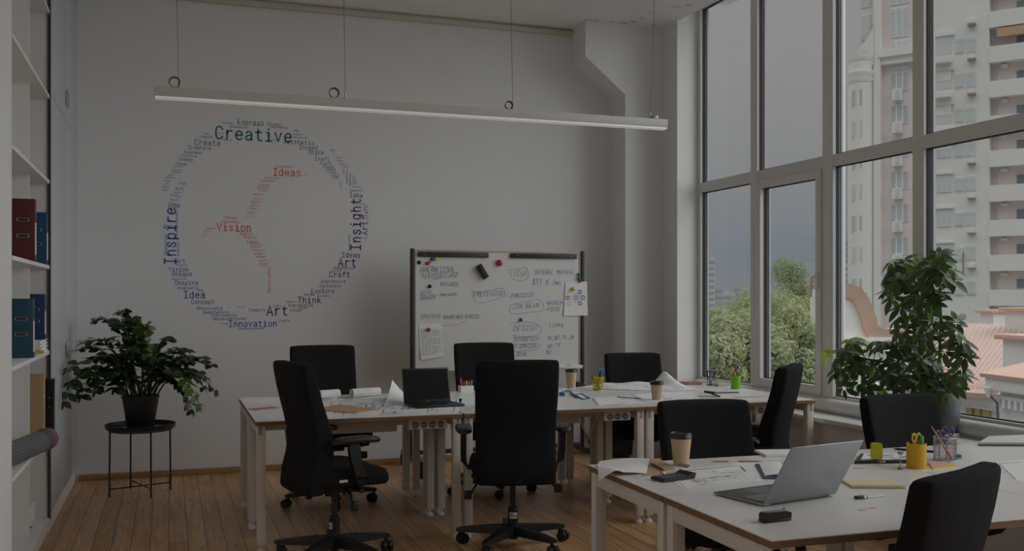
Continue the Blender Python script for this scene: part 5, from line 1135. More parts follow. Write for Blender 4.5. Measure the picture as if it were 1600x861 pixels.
sheet_thing('curled_drawing', 'curled drawing rising behind the black laptop at its left', [(610, 623.5), (642, 621.5), (638, 632), (600, 634)], .0012, lambda s, t: Vector((.02*t*(1-s), .03*t, .0005+.125*max(0, t)**1.5*max(0, 1-s)**1.3)), (14, 12), None, 'drawing', prints=[('drawing', M_ink3, [([(.1+.07*i, .05), (.13+.07*i, .3)], .010) for i in range(11)]+[([(.1, .1+.08*i), (.8, .12+.06*i)], .007) for i in range(4)])])
# black laptop
x, y = T(677, 634.5); bl_ = thing('laptop', 'open black laptop with dark screen facing viewer on far desk', 'laptop', (x, y+.055, TZ+.0008), R(8))
WB = .325
MB().box(-WB/2, WB/2, -.165, .06, .002, .016, .003).build('base', M_blkp, bl_)
kb = MB()
for r_ in range(5):
    for c_ in range(14): kb.box(-WB/2+.02+c_*(WB-.04)/14+.001, -WB/2+.02+(c_+1)*(WB-.04)/14-.001, .025-r_*.0185-.0165, .025-r_*.0185, .016, .0175)
kb.build('keyboard', mat('keys_black', (.022, .022, .024), .5), bl_)
MB().box(-.05, .05, -.155, -.085, .016, .0164).build('touchpad', mat('touchpad_black', (.03, .03, .032), .3), bl_)
LM = Matrix.Translation((0, .058, .014)) @ Matrix.Rotation(R(-10), 4, 'X')
MB().box(-WB/2, WB/2, 0, .007, 0, .222, .002, LM).build('lid', M_blkp, bl_)
MB().box(-WB/2+.010, WB/2-.010, -.0006, .0004, .018, .212, 0, LM).build('screen', mat('screen_black_matte', (.008, .008, .009), .6, spec=.15), bl_)
k = MB(); text(k, 'asus', lambda a, b: LM @ Vector((a-.010, -.0012, b+.006)), .006, .16, 2); k.build('logo', mat('logo_silver', (.4, .4, .4), .4), bl_, smooth=0)
MB().box(-WB/2+.03, WB/2-.03, -.15, .04, 0, .002).build('rubber_feet', M_dark, bl_)
# white tray with highlighters behind the laptop
x, y = T(728, 612); ht = thing('pen_box', 'white low box behind black laptop holding bright highlighters', 'pen box', (x, y, TZ), R(5))
w = MB(); 
for a, b, c, d in ((-.05, .05, -.03, -.027), (-.05, .05, .027, .03), (-.05, -.047, -.027, .027), (.047, .05, -.027, .027)): w.box(a, b, c, d, .002, .045)
w.box(-.05, .05, -.03, .03, 0, .002).build('box_body', M_white, ht)
for i, (dx, h, cc, nm) in enumerate(((-.030, .100, (.66, .05, .22), 'pink'), (-.010, .075, (.60, .10, .14), 'coral'), (.006, .080, (.62, .55, .05), 'yellow'), (.020, .078, (.62, .10, .10), 'red'), (.036, .086, (.08, .40, .55), 'cyan'))):
    loose('highlighter', nm+' highlighter upright in the white box behind black laptop', 'highlighter', ht, [(dx, .0+.006*(i % 2), .0028), (dx+.005*(i-2), .004, h)], .0068, mat('hl_'+nm, cc, .45), None, g_)
# white sheets right of the laptop, middle desk
sheet_thing('drawing_sheet', 'white sheet right of the black laptop, half behind tall chair', [(716, 618), (775, 617), (782, 633), (719, 634)], 0, None, (3, 3), None, 'drawing')
# blue lanyard
def ribbon3(mb, pts, w, th=.0012):
    pts = [Vector(p) for p in pts]
    for i in range(len(pts)-1):
        a, b = pts[i], pts[i+1]; d = (b-a).normalized(); s = d.cross(Vector((0, 0, 1))).normalized()*w/2; u_ = Vector((0, 0, th))
        mb.add([a-s, a+s, b+s, b-s, a-s+u_, a+s+u_, b+s+u_, b-s+u_], [(0, 1, 2, 3), (7, 6, 5, 4), (0, 4, 5, 1), (1, 5, 6, 2), (2, 6, 7, 3), (3, 7, 4, 0)])
o_ = Vector((*T(897, 618), TZ)); lan = thing('lanyard', 'blue lanyard with blue-edged badge holder lying on middle far desk', 'lanyard', tuple(o_))
def tp(u, v, z=0.0008): x, y = T(u, v); return Vector((x, y, TZ+z))-o_
M_lan = mat('lanyard_blue', (.012, .09, .34), .55, .08, 40)
k = MB(); path = [(862, 615), (874, 615.5), (876, 618), (880, 619.5), (881, 617), (877, 616.5), (882, 613.5), (887, 612.5), (891, 613.5), (894, 617), (898, 620)]
ribbon3(k, [tp(a, b, .001+.012*abs(math.sin(i*.9))) for i, (a, b) in enumerate(catmull(path, 4)) ][0:41], .014, .0014); k.build('strap', M_lan, lan)
cs_ = [tp(898, 618), tp(908, 616.5), tp(921, 623), tp(910, 624.5)]
k = MB()
for i in range(4): k.tube([cs_[i]+Vector((0, 0, .0042)), cs_[(i+1) % 4]+Vector((0, 0, .0042))], .0045, 6)
k.build('badge_frame', M_lan, lan)
MB().prism([(p.x, p.y) for p in cs_], .001, .003).build('badge_card', M_paper, lan)
MB().tube([tp(893, 617, .0064), tp(899, 621, .0064), tp(901, 622.5, .0064)], .006, 8).build('buckle', mat('buckle_navy', (.02, .05, .15), .4), lan)
# tape dispenser behind cup
x, y = T(907, 604.5); tdp = thing('tape_dispenser', 'small black tape dispenser beside the cup under the whiteboard post', 'tape dispenser', (x, y, TZ), R(10))
MB().prism([(-.035, 0), (.035, 0), (.035, .022), (.012, .026), (-.010, .042), (-.035, .038)], -.011, .011, Matrix.Rotation(R(90), 4, 'X')).build('case', M_blkp, tdp, smooth=20)
MB().tube([(.030, 0, .020), (.040, 0, .028), (.046, 0, .020), (.040, 0, .010)], .003, 6).build('tape_end', M_white, tdp)
# yellow mesh cup
x, y = T(934.5, 610); ym = thing('mesh_pen_cup', 'yellow wire mesh pen cup on the far desk near white duct', 'pen cup', (x, y, TZ))
w = MB(); m_ym = mat('mesh_yellow', (.60, .54, .03), .45)
for i in range(30):
    a = 2*math.pi*i/30
    for s_ in (-1, 1): w.tube([((.036+.005*t)*math.cos(a+s_*.5*t), (.036+.005*t)*math.sin(a+s_*.5*t), .002+.094*t) for t in (0, .33, .66, 1)], .0012, 4)
w.build('mesh_wall', m_ym, ym)
MB().tube([(.041*math.cos(2*math.pi*j/28), .041*math.sin(2*math.pi*j/28), .098) for j in range(29)], .003, 8).tube([(.036*math.cos(2*math.pi*j/28), .036*math.sin(2*math.pi*j/28), .003) for j in range(29)], .003, 8).lathe([(.036, .001), (.036, .0024)], 24).build('rim', m_ym, ym)
loose('marker_pen', 'orange marker slanting inside the yellow mesh cup', 'marker', ym, [(-.016, -.012, .009), (.020, -.006, .095)], .007, mat('marker_orange', (.60, .16, .05), .5), None, g_)
loose('marker_pen', 'black marker leaning right in the yellow mesh cup', 'marker', ym, [(-.004, .004, .008), (.028, .010, .145)], .0075, M_blkp, None, g_)
loose('marker_pen', 'olive marker leaning left in the yellow mesh cup', 'marker', ym, [(.006, -.014, .008), (-.022, -.010, .096)], .007, mat('marker_olive', (.16, .15, .03), .5), None, g_)
loose('pencil_stub', 'brown pencil jutting left from the yellow mesh cup', 'pencil', ym, [(.010, .012, .006), (-.050, .0, .104)], .005, mat('stub_brown', (.12, .06, .04), .5), None, g_)
scissors('scissors', 'blue-handled scissors in the yellow mesh cup', ym, (.008, .016, .004), (.18, .0, 1), (.9, .1, 0), .165, mat('handle_blue', (.03, .20, .50), .4), g_)
# large curled plans on the right half of far desks
x, y = T(990, 608)
pl_ = thing('curled_plan', 'large white plan bulging up from desk before the far right chair', 'drawing', (x, y, TZ))
def FP(s, t):
    X = -.37+.80*s; f0 = -.17+.42*(1-s)**3; Yv = f0+(.25-f0)*t
    z = .002+.030*math.exp(-((s-.28)/.16)**2)*(t**.6)+.036*math.exp(-((s-.62)/.20)**2)*t+.105*math.exp(-((s-.90)/.085)**2)*t**1.6
    return Vector((X, Yv-.10*s, z))
MB().sheet(FP, 44, 14, .0007).build('sheet', M_paper, pl_, smooth=80)
k = MB()
for poly, wd in plan_lines(46, 31): ribbon(k, [(min(.98, a), min(.97, b)) for a, b in poly], .005, lambda s, t: FP(s, t)+Vector((0, 0, .0016)), .02)
k.build('drawing', M_ink2, pl_, smooth=0)
sheet_thing('drawing_sheet', 'printed plan near the front edge of middle far desk, by lanyard', [(925, 621), (985, 618), (1012, 631), (935, 634)], .0, None, (6, 4), None, 'drawing', prints=[('drawing', M_ink2, plan_lines(20, 41)), ('bold_lines', M_ink3, [([(.0, .1), (.0, .9)], .02), ([(.1, .95), (.7, .95)], .015), ([(.15, .03), (.5, .03)], .02)])])
sheet_thing('drawing_sheet', 'plan sheet with dark headings under the second coffee cup', [(985, 614), (1075, 612), (1092, 625), (1010, 630)], .0012, None, (6, 4), None, 'drawing', prints=[('drawing', M_ink2, plan_lines(20, 51)), ('bold_lines', M_ink3, [([(.05, .92), (.3, .92)], .03), ([(.4, .25), (.55, .28)], .03)])])
# red notebook
rn_ = thing('red_notebook', 'red notebook with elastic band on the far desk by the window corner', 'notebook', (*T(1078, 600.5), TZ), R(-14))
M_rd = mat('notebook_red', (.50, .095, .075), .5)
MB().box(-.085, .085, -.06, .06, 0, .002).box(-.085, .085, -.06, .06, .015, .0175, .0005).box(-.085, -.083, -.06, .06, .002, .015).build('cover', M_rd, rn_)
MB().box(-.082, .083, -.058, .058, .002, .015).build('pages', mat('pages_rose', (.55, .38, .33), .8), rn_)
MB().box(-.050, -.044, -.0612, .0612, -.0000, .0186).build('elastic_band', mat('band_red', (.35, .05, .05), .6), rn_)
# tall dark hourglass with glass disc
x, y = T(1111, 602); tg = thing('tall_hourglass', 'tall dark-framed hourglass with a glass plate on top, by window', 'hourglass', (x, y, TZ))
m_db = mat('frame_dark_brown', (.05, .025, .02), .45)
MB().box(-.028, .028, -.022, .022, 0, .006, .002).box(-.030, .030, -.024, .024, .108, .116, .002).build('end_plates', M_blkp, tg)
for sx in (-1, 1):
    for sy in (-.9, .9): MB().tube([(sx*.022, sy*.017, .006), (sx*.022, sy*.017, .108)], .0032, 8).build('post', m_db, tg)
MB().lathe([(.014, .006), (.016, .035), (.003, .057), (.016, .08), (.014, .108)], 20, cap0=False, cap1=False).build('bulbs', clear_plastic('bulb_glass', (.65, .75, .8), .25), tg)
MB().lathe([(.013, .0065), (.0145, .03), (.002, .042)], 18).build('sand', mat('sand_blue', (.25, .38, .45), .9), tg)
MB().box(-.052, .056, -.03, .03, .1161, .1205, .001).build('glass_plate', clear_plastic('plate_glass', (.40, .60, .64), .45), tg)
# acrylic box with yellow notes
x, y = T(1128, 603.5); ab = thing('note_holder', 'clear acrylic holder with yellow sticky notes beside green cup', 'note holder', (x, y, TZ), R(-6))
w = MB()
for a, b, c, d in ((-.048, .048, -.040, -.038), (-.048, .048, .038, .040), (-.048, -.046, -.038, .038), (.046, .048, -.038, .038)): w.box(a, b, c, d, .002, .045)
w.box(-.048, .048, -.04, .04, 0, .002).build('case', clear_plastic('acrylic_clear', (.8, .82, .83), .16), ab)
MB().box(-.045, .045, -.037, .037, .0021, .012).build('notes_white', M_paper, ab); MB().box(-.045, .045, -.037, .037, .0121, .022).build('notes_yellow', mat('note_lemon', (.70, .62, .18), .7), ab)
# lime cup
x, y = T(1149.5, 607.5); gc_ = thing('pen_cup', 'lime green pen cup on the far desk in front of window', 'pen cup', (x, y, TZ))
MB().lathe([(.034, 0), (.0355, .003), (.038, .098), (.036, .099), (.033, .006), (.0, .006)], 32, cap1=False).build('cup_body', mat('cup_lime', (.20, .52, .02), .4, .03, 20), gc_)
loose('highlighter', 'yellow-orange marker tilting left in the lime green cup', 'highlighter', gc_, [(-.006, .0, .009), (-.028, .006, .168)], .0075, mat('marker_amber', (.68, .42, .04), .4), None, g_)
loose('marker_pen', 'short crimson marker at the left rim of lime green cup', 'marker', gc_, [(-.018, -.012, .009), (-.026, -.014, .128)], .0085, mat('marker_crimson', (.50, .02, .09), .4), None, g_)
loose('marker_pen', 'slim red pen in the middle of the lime green cup', 'marker', gc_, [(.004, -.004, .009), (.014, .002, .150)], .0050, mat('pen_red', (.48, .05, .05), .4), None, g_)
scissors('scissors', 'navy-handled scissors standing in the lime green cup', gc_, (.012, .008, .008), (.10, .02, 1), (1, -.2, 0), .185, mat('handle_navy', (.025, .06, .22), .4), g_, M_dark)
# flip pad / calculator by the lime cup
x, y = T(1128, 613.5); fp_ = thing('flip_pad', 'open black-bound flip pad with ruled page in front of lime cup', 'notebook', (x, y, TZ), R(-4))
MB().box(-.115, .11, -.055, .06, 0, .007, .002).build('cover', M_blkp, fp_)
MB().box(-.106, .104, -.050, .056, .007, .010).build('pages', M_paper, fp_)
k = MB()
for i in range(6): ribbon(k, [(-.085+.03*i, .05), (-.075+.03*i, .005), (-.06+.03*i, -.04)], .005, lambda a, b: Vector((a, b, .0106)))
for j in range(2): ribbon(k, [(-.10, -.04+.05*j), (.10, -.04+.05*j)], .004, lambda a, b: Vector((a, b, .0107)))
k.build('ruling', M_ink3, fp_, smooth=0)
MB().tube([(-.112, .055, .010), (-.112, -.05, .012), (-.09, -.062, .010)], .0045, 6).build('spine_cord', M_blkp, fp_)
pen((1112, 616), (1126, 621), 'black pen slanting in front of the flip pad on far desk')
rl = thing('wooden_ruler', 'wooden ruler lying at the far desk\'s right front edge', 'ruler', (*T(1176, 620.5), TZ), R(-3))
MB().box(-.13, .13, -.014, .014, 0, .003, .0008).build('strip', mat('ruler_wood', (.48, .34, .18), .5, .12, 20, stretch=(.2, 4, 4)), rl)
k = MB()
for i in range(26): k.box(-.126+.01*i, -.1255+.01*i, .004 if i % 5 else 0, .0135, .003, .0032)
k.build('graduations', M_ink3, rl)

# ------------------------------------------------------------ outside: seen through the window wall, several storeys up
GZ = -15.0
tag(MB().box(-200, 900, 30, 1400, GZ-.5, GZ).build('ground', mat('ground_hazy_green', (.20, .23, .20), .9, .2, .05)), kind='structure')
M_pink = mat('facade_pink', (.78, .69, .665), .9, .03, .4); M_cream = mat('facade_cream', (.78, .755, .72), .9, .02, .3); M_white_f = mat('facade_white', (.78, .765, .74), .9, .02, .3)  # facade and far glass colours are paled to paint in the outdoor haze
M_trimf = mat('facade_trim_white', (.80, .79, .77), .85, .02, .5); M_gl = mat('window_far_grey', (.50, .52, .54), .35, .15, .6); M_gld = mat('window_far_dark', (.20, .22, .25), .4, .15, .6); M_gl2 = mat('window_far_pale', (.62, .63, .65), .35, .1, .6)
M_pinkd = mat('recess_pink', (.76, .65, .63), .9, .04, .4)
FR = Vector((.6, -.8, 0)); FN = Vector((.8, .6, 0)); FP0 = ray(1460, 466)*88; FP0 = Vector((FP0.x, FP0.y, 0)); FRZ = math.atan2(-.8, .6)
def fp(u, v, dep=0.0, P0=None):
    d = ray(u, v); P = (P0 or FP0)+FN*dep; t = (P-Vector((0, 0, CAMZ))).dot(FN)/d.dot(FN); q = Vector((0, 0, CAMZ))+d*t
    return (q-FP0).dot(FR), q.z
def fbox(mb, u0, v0, u1, v1, d0, d1, ref=0.0, bev=0):
    s0, z1 = fp(u0, v0, ref); s1, z0 = fp(u1, v1, ref); mb.box(min(s0, s1), max(s0, s1), d0, d1, min(z0, z1), max(z0, z1), bev); return mb
def far_thing(name, lab, cat): return thing(name, lab, cat, (FP0.x, FP0.y, GZ), FRZ)
def fbuild(mb, name, mt, o):
    mb.v = [(p[0], p[1], p[2]-GZ) for p in mb.v]; return mb.build(name, mt, o, smooth=30)
ZTOPB = 62.0
def S(u): return fp(u, 300)[0]
# pink tower with a pale rounded bay on its left
tw = far_thing('apartment_tower', 'pink high-rise tower with white window groups and pale rounded corner bay', 'building')
fbuild(MB().box(S(1374), S(1455), 0, 14, GZ, ZTOPB), 'pink_wall', M_pink, tw)
fbuild(MB().box(S(1369), S(1379), -.9, .5, GZ, ZTOPB).box(S(1436), S(1456), -.35, .3, GZ, ZTOPB), 'pilaster', M_trimf, tw)
zb = fp(1340, 92)[1]
s0, s1 = S(1326), S(1370); rings = []
def bay(z, k):
    pts = []; n = 14
    for j in range(n+1):
        a = math.pi*j/n; pts.append(Vector(((s0+s1)/2-(s1-s0)/2*math.cos(a)*k, -1.6*math.sin(a)*k, z)))
    return pts+[Vector((s1, 12, z)), Vector((s0, 12, z))]
fbuild(MB().loft([bay(GZ, 1), bay(zb, 1)]), 'corner_bay', M_cream, tw)
cb = MB()
for v, k, h in ((92, 1.10, .5), (117, 1.14, .55), (127, 1.10, .4)):
    z = fp(1340, v)[1]; cb.loft([bay(z-h, 1.02), bay(z-h*.3, k), bay(z, k)])
# scrolled gable above the bay, leaning against the tower
prof = [(1328, 104), (1332, 98), (1340, 92), (1346, 78), (1352, 72), (1360, 62), (1366, 50), (1370, 44), (1370, 104)]
pp = [fp(u, v) for u, v in prof]; cb.prism([(a, b) for a, b in pp], .2, .9, Matrix.Rotation(R(90), 4, 'X'))
fbuild(cb, 'cornice', M_trimf, tw)
fbuild(MB().box(S(1338), S(1371), 1.0, 12, zb, ZTOPB), 'upper_wall', M_pink, tw)
cn = MB(); 
for v0, v1, d in ((84, 96, -.7), (81, 85, -1.0)): fbox(cn, 1376, v0, 1440, v1, d, .3)
fbuild(cn, 'string_course', M_trimf, tw)
def far_window(o, u0, v0, u1, v1, cols, dep, rows=1, gl=None, split=.28, fr=M_trimf):
    s0, z1 = fp(u0, v0, dep); s1, z0 = fp(u1, v1, dep); f = MB().box(s0, s1, dep-.10, dep+.02, z0, z1)
    w = fbuild(f, 'window', fr, o); g = MB(); m_ = .045*(s1-s0)
    for c in range(cols):
        a = s0+(s1-s0)*c/cols+m_; b = s0+(s1-s0)*(c+1)/cols-m_
        ys = [(z0+.06*(z1-z0), z1-split*(z1-z0)-.04*(z1-z0)), (z1-split*(z1-z0), z1-.05*(z1-z0))] if split else [(z0+.06*(z1-z0), z1-.06*(z1-z0))]
        for p, q in ys: g.box(a, b, dep-.13, dep-.10, p, q)
    fbuild(g, 'glass', gl or M_gl, w); return w
PIT = 54.2
for k in range(-3, 8):
    v = 112+51.3*k
    tall = k < 0
    if tall: far_window(tw, 1391, v+4-0, 1420, v+46, 3, 0, 1, M_gl2, .22)
    else:
        far_window(tw, 1391.5, v+2, 1420, v+29, 3, 0, 1, M_gl, .26)
        b = MB(); fbox(b, 1397, v+29.5, 1411, v+45, -.75, .0); bx = fbuild(b, 'french_balcony', M_trimf, tw); g = MB(); fbox(g, 1402, v+31, 1409, v+42.5, -.80, -.74); fbuild(g, 'opening', M_gl2, bx)
for k in range(0, 7): far_window(tw, 1331, 140+49*k, 1348, 166+49*k, 3, -1.45, 1, M_gl2 if k % 2 else M_gl, .0, M_cream)
for k in range(-1, 2): far_window(tw, 1345.5, 24+52*k, 1361, 62+52*k, 2, 1.0, 1, M_gl2, .3)
# white block with recessed balconies
ab_ = far_thing('apartment_block', 'white apartment block with rows of pink recessed balconies at far right', 'building')
fbuild(MB().box(S(1455), S(1546), -.0, 12, GZ, 58), 'wall', M_white_f, ab_)
fbuild(MB().box(S(1546), S(1700), .9, 12, GZ, 52), 'recess_wall', M_pinkd, ab_)
for k in range(-2, 8):
    v0 = 98.5+PIT*k; p = MB(); s0, zt = fp(1546, v0-PIT+29); s1 = S(1700); _, zb_ = fp(1546, v0)
    q = fbuild(p.box(s0-.02, s1, -.15, 1.0, zb_, zt), 'parapet', M_white_f, ab_)
    # white frame strip, lamp and windows in the recess
    far_window(ab_, 1553, v0+8, 1559.5, v0+29.5, 1, .88, 1, M_gl, 0)
    far_window(ab_, 1588, v0+11, 1606, v0+27.5, 1, .88, 1, M_gld, 0)
    l = MB(); fbox(l, 1565, v0+3, 1575, v0+7, .5, .89, .8); fbuild(l, 'balcony_lamp', M_trimf, ab_)
for k in range(-1, 7):
    v0 = 105+PIT*k
    far_window(ab_, 1464, v0+6, 1487, v0+32, 3, 0, 1, M_gl2, .0, M_white_f); far_window(ab_, 1492, v0+10, 1506, v0+31, 1, 0, 1, M_gl2, .28, M_white_f); far_window(ab_, 1509.5, v0+8, 1525, v0+30, 1, 0, 1, M_gl2, .28, M_white_f)
    a = MB(); fbox(a, 1514, v0-18.5, 1523, v0-12, -.5, 0); ao = fbuild(a, 'air_conditioner', M_trimf, ab_); a = MB(); fbox(a, 1513, v0-12, 1525, v0-10.5, -.6, 0); fbuild(a, 'bracket', mat('bracket_tan', (.36, .30, .25), .8), ao)
    lg = MB(); fbox(lg, 1460, v0+2, 1491, v0+4, -.25, .0); fbuild(lg, 'ledge', M_cream, ab_)
ol = MB()
fbox(ol, 1558, 45, 1640, 47.5, -.2, .3); fbuild(ol, 'eave', mat('eave_orange', (.55, .36, .24), .8), ab_)
tm = MB(); s0, z0 = fp(1506, 395); ol = MB().tube([(s0, -.3, fp(1506, 430)[1]), (s0, -.3, fp(1506, 395)[1])], .06, 6); fbuild(ol, 'aerial_mast', mat('mast_grey', (.2, .2, .2), .6), ab_)
# balcony column at the left edge of the white block
for k in range(0, 3):
    v0 = 95+PIT*k; b = MB(); fbox(b, 1461, v0, 1488, v0+4, -1.0, 0); fbox(b, 1463, v0+4, 1487, v0+30, -.15, .02); fbuild(b, 'side_balcony', M_cream, ab_)

# low town houses with red metal roofs, closer and below eye level
M_roof = mat('roof_terracotta', (.58, .43, .37), .75, .08, 1.5); M_roof_e = mat('roof_edge_orange', (.66, .45, .36), .7, .08, 2); M_hw = mat('house_wall_white', (.80, .78, .75), .9, .03, .6)
gh = thing('gabled_house', 'white house with round red-tiled gable showing left of the plant', 'building', (0, 0, 0))
c0 = at_f(1300, 523, 46); dr = (at_f(1390, 523, 46)-c0).normalized(); nv = Vector((-dr.y, dr.x, 0))
def loc2(u, v): p = at_f(u, v, 46); return (p-c0).dot(dr), p.z-c0.z
pr = [(1296, 560), (1296, 452), (1305, 449), (1327, 452), (1341, 462), (1350, 478), (1358, 500), (1362, 516), (1368, 560)]
gh.location = c0; gh.rotation_euler = (0, 0, math.atan2(dr.y, dr.x))
MB().prism([loc2(*p) for p in pr]+[loc2(1368, 700), loc2(1296, 700)], -3, 0, Matrix.Rotation(R(90), 4, 'X')).build('gable_wall', M_hw, gh, smooth=20)
rf = MB(); outer = catmull([loc2(*p) for p in [(1296, 445), (1305, 443), (1330, 445), (1347, 456), (1358, 476), (1366, 498), (1372, 512), (1412, 517)]], 5)
rings = []
for i, (x, z) in enumerate(outer):
    p0, p1 = outer[max(i-1, 0)], outer[min(i+1, len(outer)-1)]; tx, tz = p1[0]-p0[0], p1[1]-p0[1]; tl = math.hypot(tx, tz); ix, iz = x+tz/tl*.62, z-tx/tl*.62
    rings.append([Vector((x, -.30, z)), Vector((x, 4.0, z)), Vector((ix, 4.0, iz)), Vector((ix, -.12, iz))])
rf.loft(rings)
rf.build('curved_roof', M_roof_e, gh, smooth=30)
rs = MB()
for i in range(0, len(outer), 2):
    x, z = outer[i]; rs.box(x-.025, x+.025, -.33, 4.02, z-.02, z+.05)
rs.build('roof_seams', M_roof, gh)
MB().prism([loc2(1362, 517), loc2(1470, 519), loc2(1470, 700), loc2(1362, 700)], -6, -.2, Matrix.Rotation(R(90), 4, 'X')).build('side_wall', M_hw, gh, smooth=0)
md = MB(); 
for v in (530, 548, 575): a = loc2(1298, v); b = loc2(1460, v); md.box(a[0], b[0], -.25, .25, a[1]-.1, a[1]+.1)
md.build('moulding', M_trimf, gh)
# big red roof to the right
def quad_slab(mb, pts, th=.18):
    a = [Vector(p) for p in pts]; n = (a[1]-a[0]).cross(a[3]-a[0]).normalized(); n = n if n.z > 0 else -n
    mb.add(a+[p-n*th for p in a], [(0, 1, 2, 3), (7, 6, 5, 4), (0, 4, 5, 1), (1, 5, 6, 2), (2, 6, 7, 3), (3, 7, 4, 0)])
rh = thing('red_roof_house', 'house with broad pale red seamed metal roof right of the plant', 'building', (0, 0, 0))
e0, e1 = at_f(1400, 598, 30), at_f(1552, 609, 26.5); r0, r1 = at_f(1425, 500, 42), at_f(1640, 512, 36); e2 = at_f(1680, 640, 24)
m = MB(); quad_slab(m, [e0, e1, r1, r0]); m.build('roof', M_roof, rh, smooth=0)
sm_ = MB()
for i in range(27):
    t = i/26; a = e0.lerp(e1, t); b = r0.lerp(r1, t); sm_.tube([a+Vector((0, 0, .04)), b+Vector((0, 0, .04))], .012, 5)
sm_.build('roof_seams', mat('roof_seam', (.60, .47, .41), .7), rh)
dv = (e1-e0).normalized(); nb_ = Vector((-dv.y, dv.x, 0)); nb_ = nb_ if nb_.y > 0 else -nb_
m = MB(); A, B = e0+Vector((0, 0, -.1)), e1+Vector((0, 0, -.1))
quad_slab(m, [A-nb_*.25, B-nb_*.25, B+nb_*.15+Vector((0, 0, .15)), A+nb_*.15+Vector((0, 0, .15))], .14); m.build('eave', M_roof_e, rh, smooth=0)
w = MB(); L_ = (e1-e0).length; an_ = math.atan2(dv.y, dv.x); MM = Matrix.Translation((e0.x, e0.y, 0)) @ rotz(an_)
w.box(-2, L_+.3, .35, 5, GZ, min(e0.z, e1.z)-.15, 0, MM); w.build('wall', M_hw, rh)
w = MB(); w.box(-2, L_+.3, .15, .36, min(e0.z, e1.z)-.36, min(e0.z, e1.z)-.17, 0, MM)
for i in range(40): w.box(i*L_/40, i*L_/40+.07, .18, .36, min(e0.z, e1.z)-.48, min(e0.z, e1.z)-.35, 0, MM)
w.build('cornice', M_trimf, rh)
def on_wall(u, v):       # (x along, z) on that wall
    o_ = MM @ Vector((0, .35, 0)); d = ray(u, v); n_ = Vector((-dv.y, dv.x, 0)).normalized(); t = (o_-Vector((0, 0, CAMZ))).dot(n_)/d.dot(n_); q = Vector((0, 0, CAMZ))+d*t
    l = MM.inverted() @ q; return l.x, q.z
for ua, ub in ((1514, 1522.5), (1527, 1534.5), (1539.5, 1549)):
    x0, z1 = on_wall(ua, 632); x1_, z0 = on_wall(ub, 668); r = (x1_-x0)/2
    pts = [(x0, z0-1), (x1_, z0-1)]+[((x0+x1_)/2+r*math.cos(math.pi*j/10), z1-r+r*math.sin(math.pi*j/10)) for j in range(11)]
    m = MB().prism(pts, -.34, -.25, MM @ Matrix.Rotation(R(90), 4, 'X')); m.build('arched_window', mat('arched_window_ochre', (.46, .36, .16), .7), rh, smooth=0)
# white parapet block with chimneys and a drain pipe at the right
ph = thing('white_parapet_house', 'white cornice house with orange copings and drain pipe at lower right', 'building', (0, 0, 0))
q0 = at_f(1556, 600, 24); q1 = at_f(1700, 612, 21); dq = (q1-q0); dq.z = 0; Lq = dq.length; dq.normalize(); MQ = Matrix.Translation((q0.x, q0.y, 0)) @ rotz(math.atan2(dq.y, dq.x))
def onq(u, v, y=0.0):
    o_ = MQ @ Vector((0, y, 0)); d = ray(u, v); n_ = Vector((-dq.y, dq.x, 0)); t = (o_-Vector((0, 0, CAMZ))).dot(n_)/d.dot(n_); q = Vector((0, 0, CAMZ))+d*t; l = MQ.inverted() @ q; return l.x, q.z
xa, za = onq(1541, 574); xb, zb2 = onq(1545, 585); zt = za
MB().box(xb, Lq, .3, 6, GZ, zt-.5, 0, MQ).build('wall', M_hw, ph)
MB().box(xa, Lq, -.05, 6.2, zt-.55, zt-.12, .05, MQ).build('cornice', M_trimf, ph)
m = MB(); 
for i in range(30): m.box(xb+.1+i*.22, xb+.2+i*.22, .12, .3, zt-.95, zt-.75, 0, MQ)
m.box(xb, Lq, .15, .3, zt-.75, zt-.66, 0, MQ); m.build('dentils', M_trimf, ph)
a = MQ @ Vector((xa-.05, -.15, zt-.14)); b = MQ @ Vector((Lq, -.15, zt-.14)); c = MQ @ Vector((Lq, 4, zt+1.0)); d = MQ @ Vector((xa+1.2, 4, zt+1.0))
m = MB(); quad_slab(m, [a, b, c, d], .1); m.build('roof', M_roof_e, ph, smooth=0)
for (u0, v0, u1, v1, dep) in ((1567, 530, 1640, 566, 2.0), (1570, 486, 1640, 508, 8.5), (1532, 489, 1552, 505, 9.5)):
    x0, z1 = onq(u0, v0, dep); x1_, z0 = onq(u1, v1, dep)
    ch_ = MB().box(x0, x1_, dep, dep+1.2, z0-1.2, z1, 0, MQ).build('chimney', M_hw, ph)
    MB().box(x0-.18, x1_+.1, dep-.15, dep+1.35, z1, z1+.14, .03, MQ).build('coping', M_roof_e, ch_)
p1 = onq(1549, 607); p2 = onq(1552, 630); p3 = onq(1554, 665)
dp = MB().tube([MQ @ Vector((p1[0]-.05, -.1, p1[1])), MQ @ Vector((p1[0], .0, p1[1]-.2)), MQ @ Vector((p2[0], .1, p2[1])), MQ @ Vector((p3[0], .1, p3[1])), MQ @ Vector((p3[0], .1, p3[1]-3))], .03, 10)
dp.build('drain_pipe', mat('pipe_slate', (.15, .16, .18), .6), ph); MB().lathe([(.05, -.18), (.10, 0), (.11, .04), (.06, .05)], 14, tuple(MQ @ Vector((p1[0]-.03, -.05, p1[1]-.02)))).build('rain_head', M_trimf, ph)
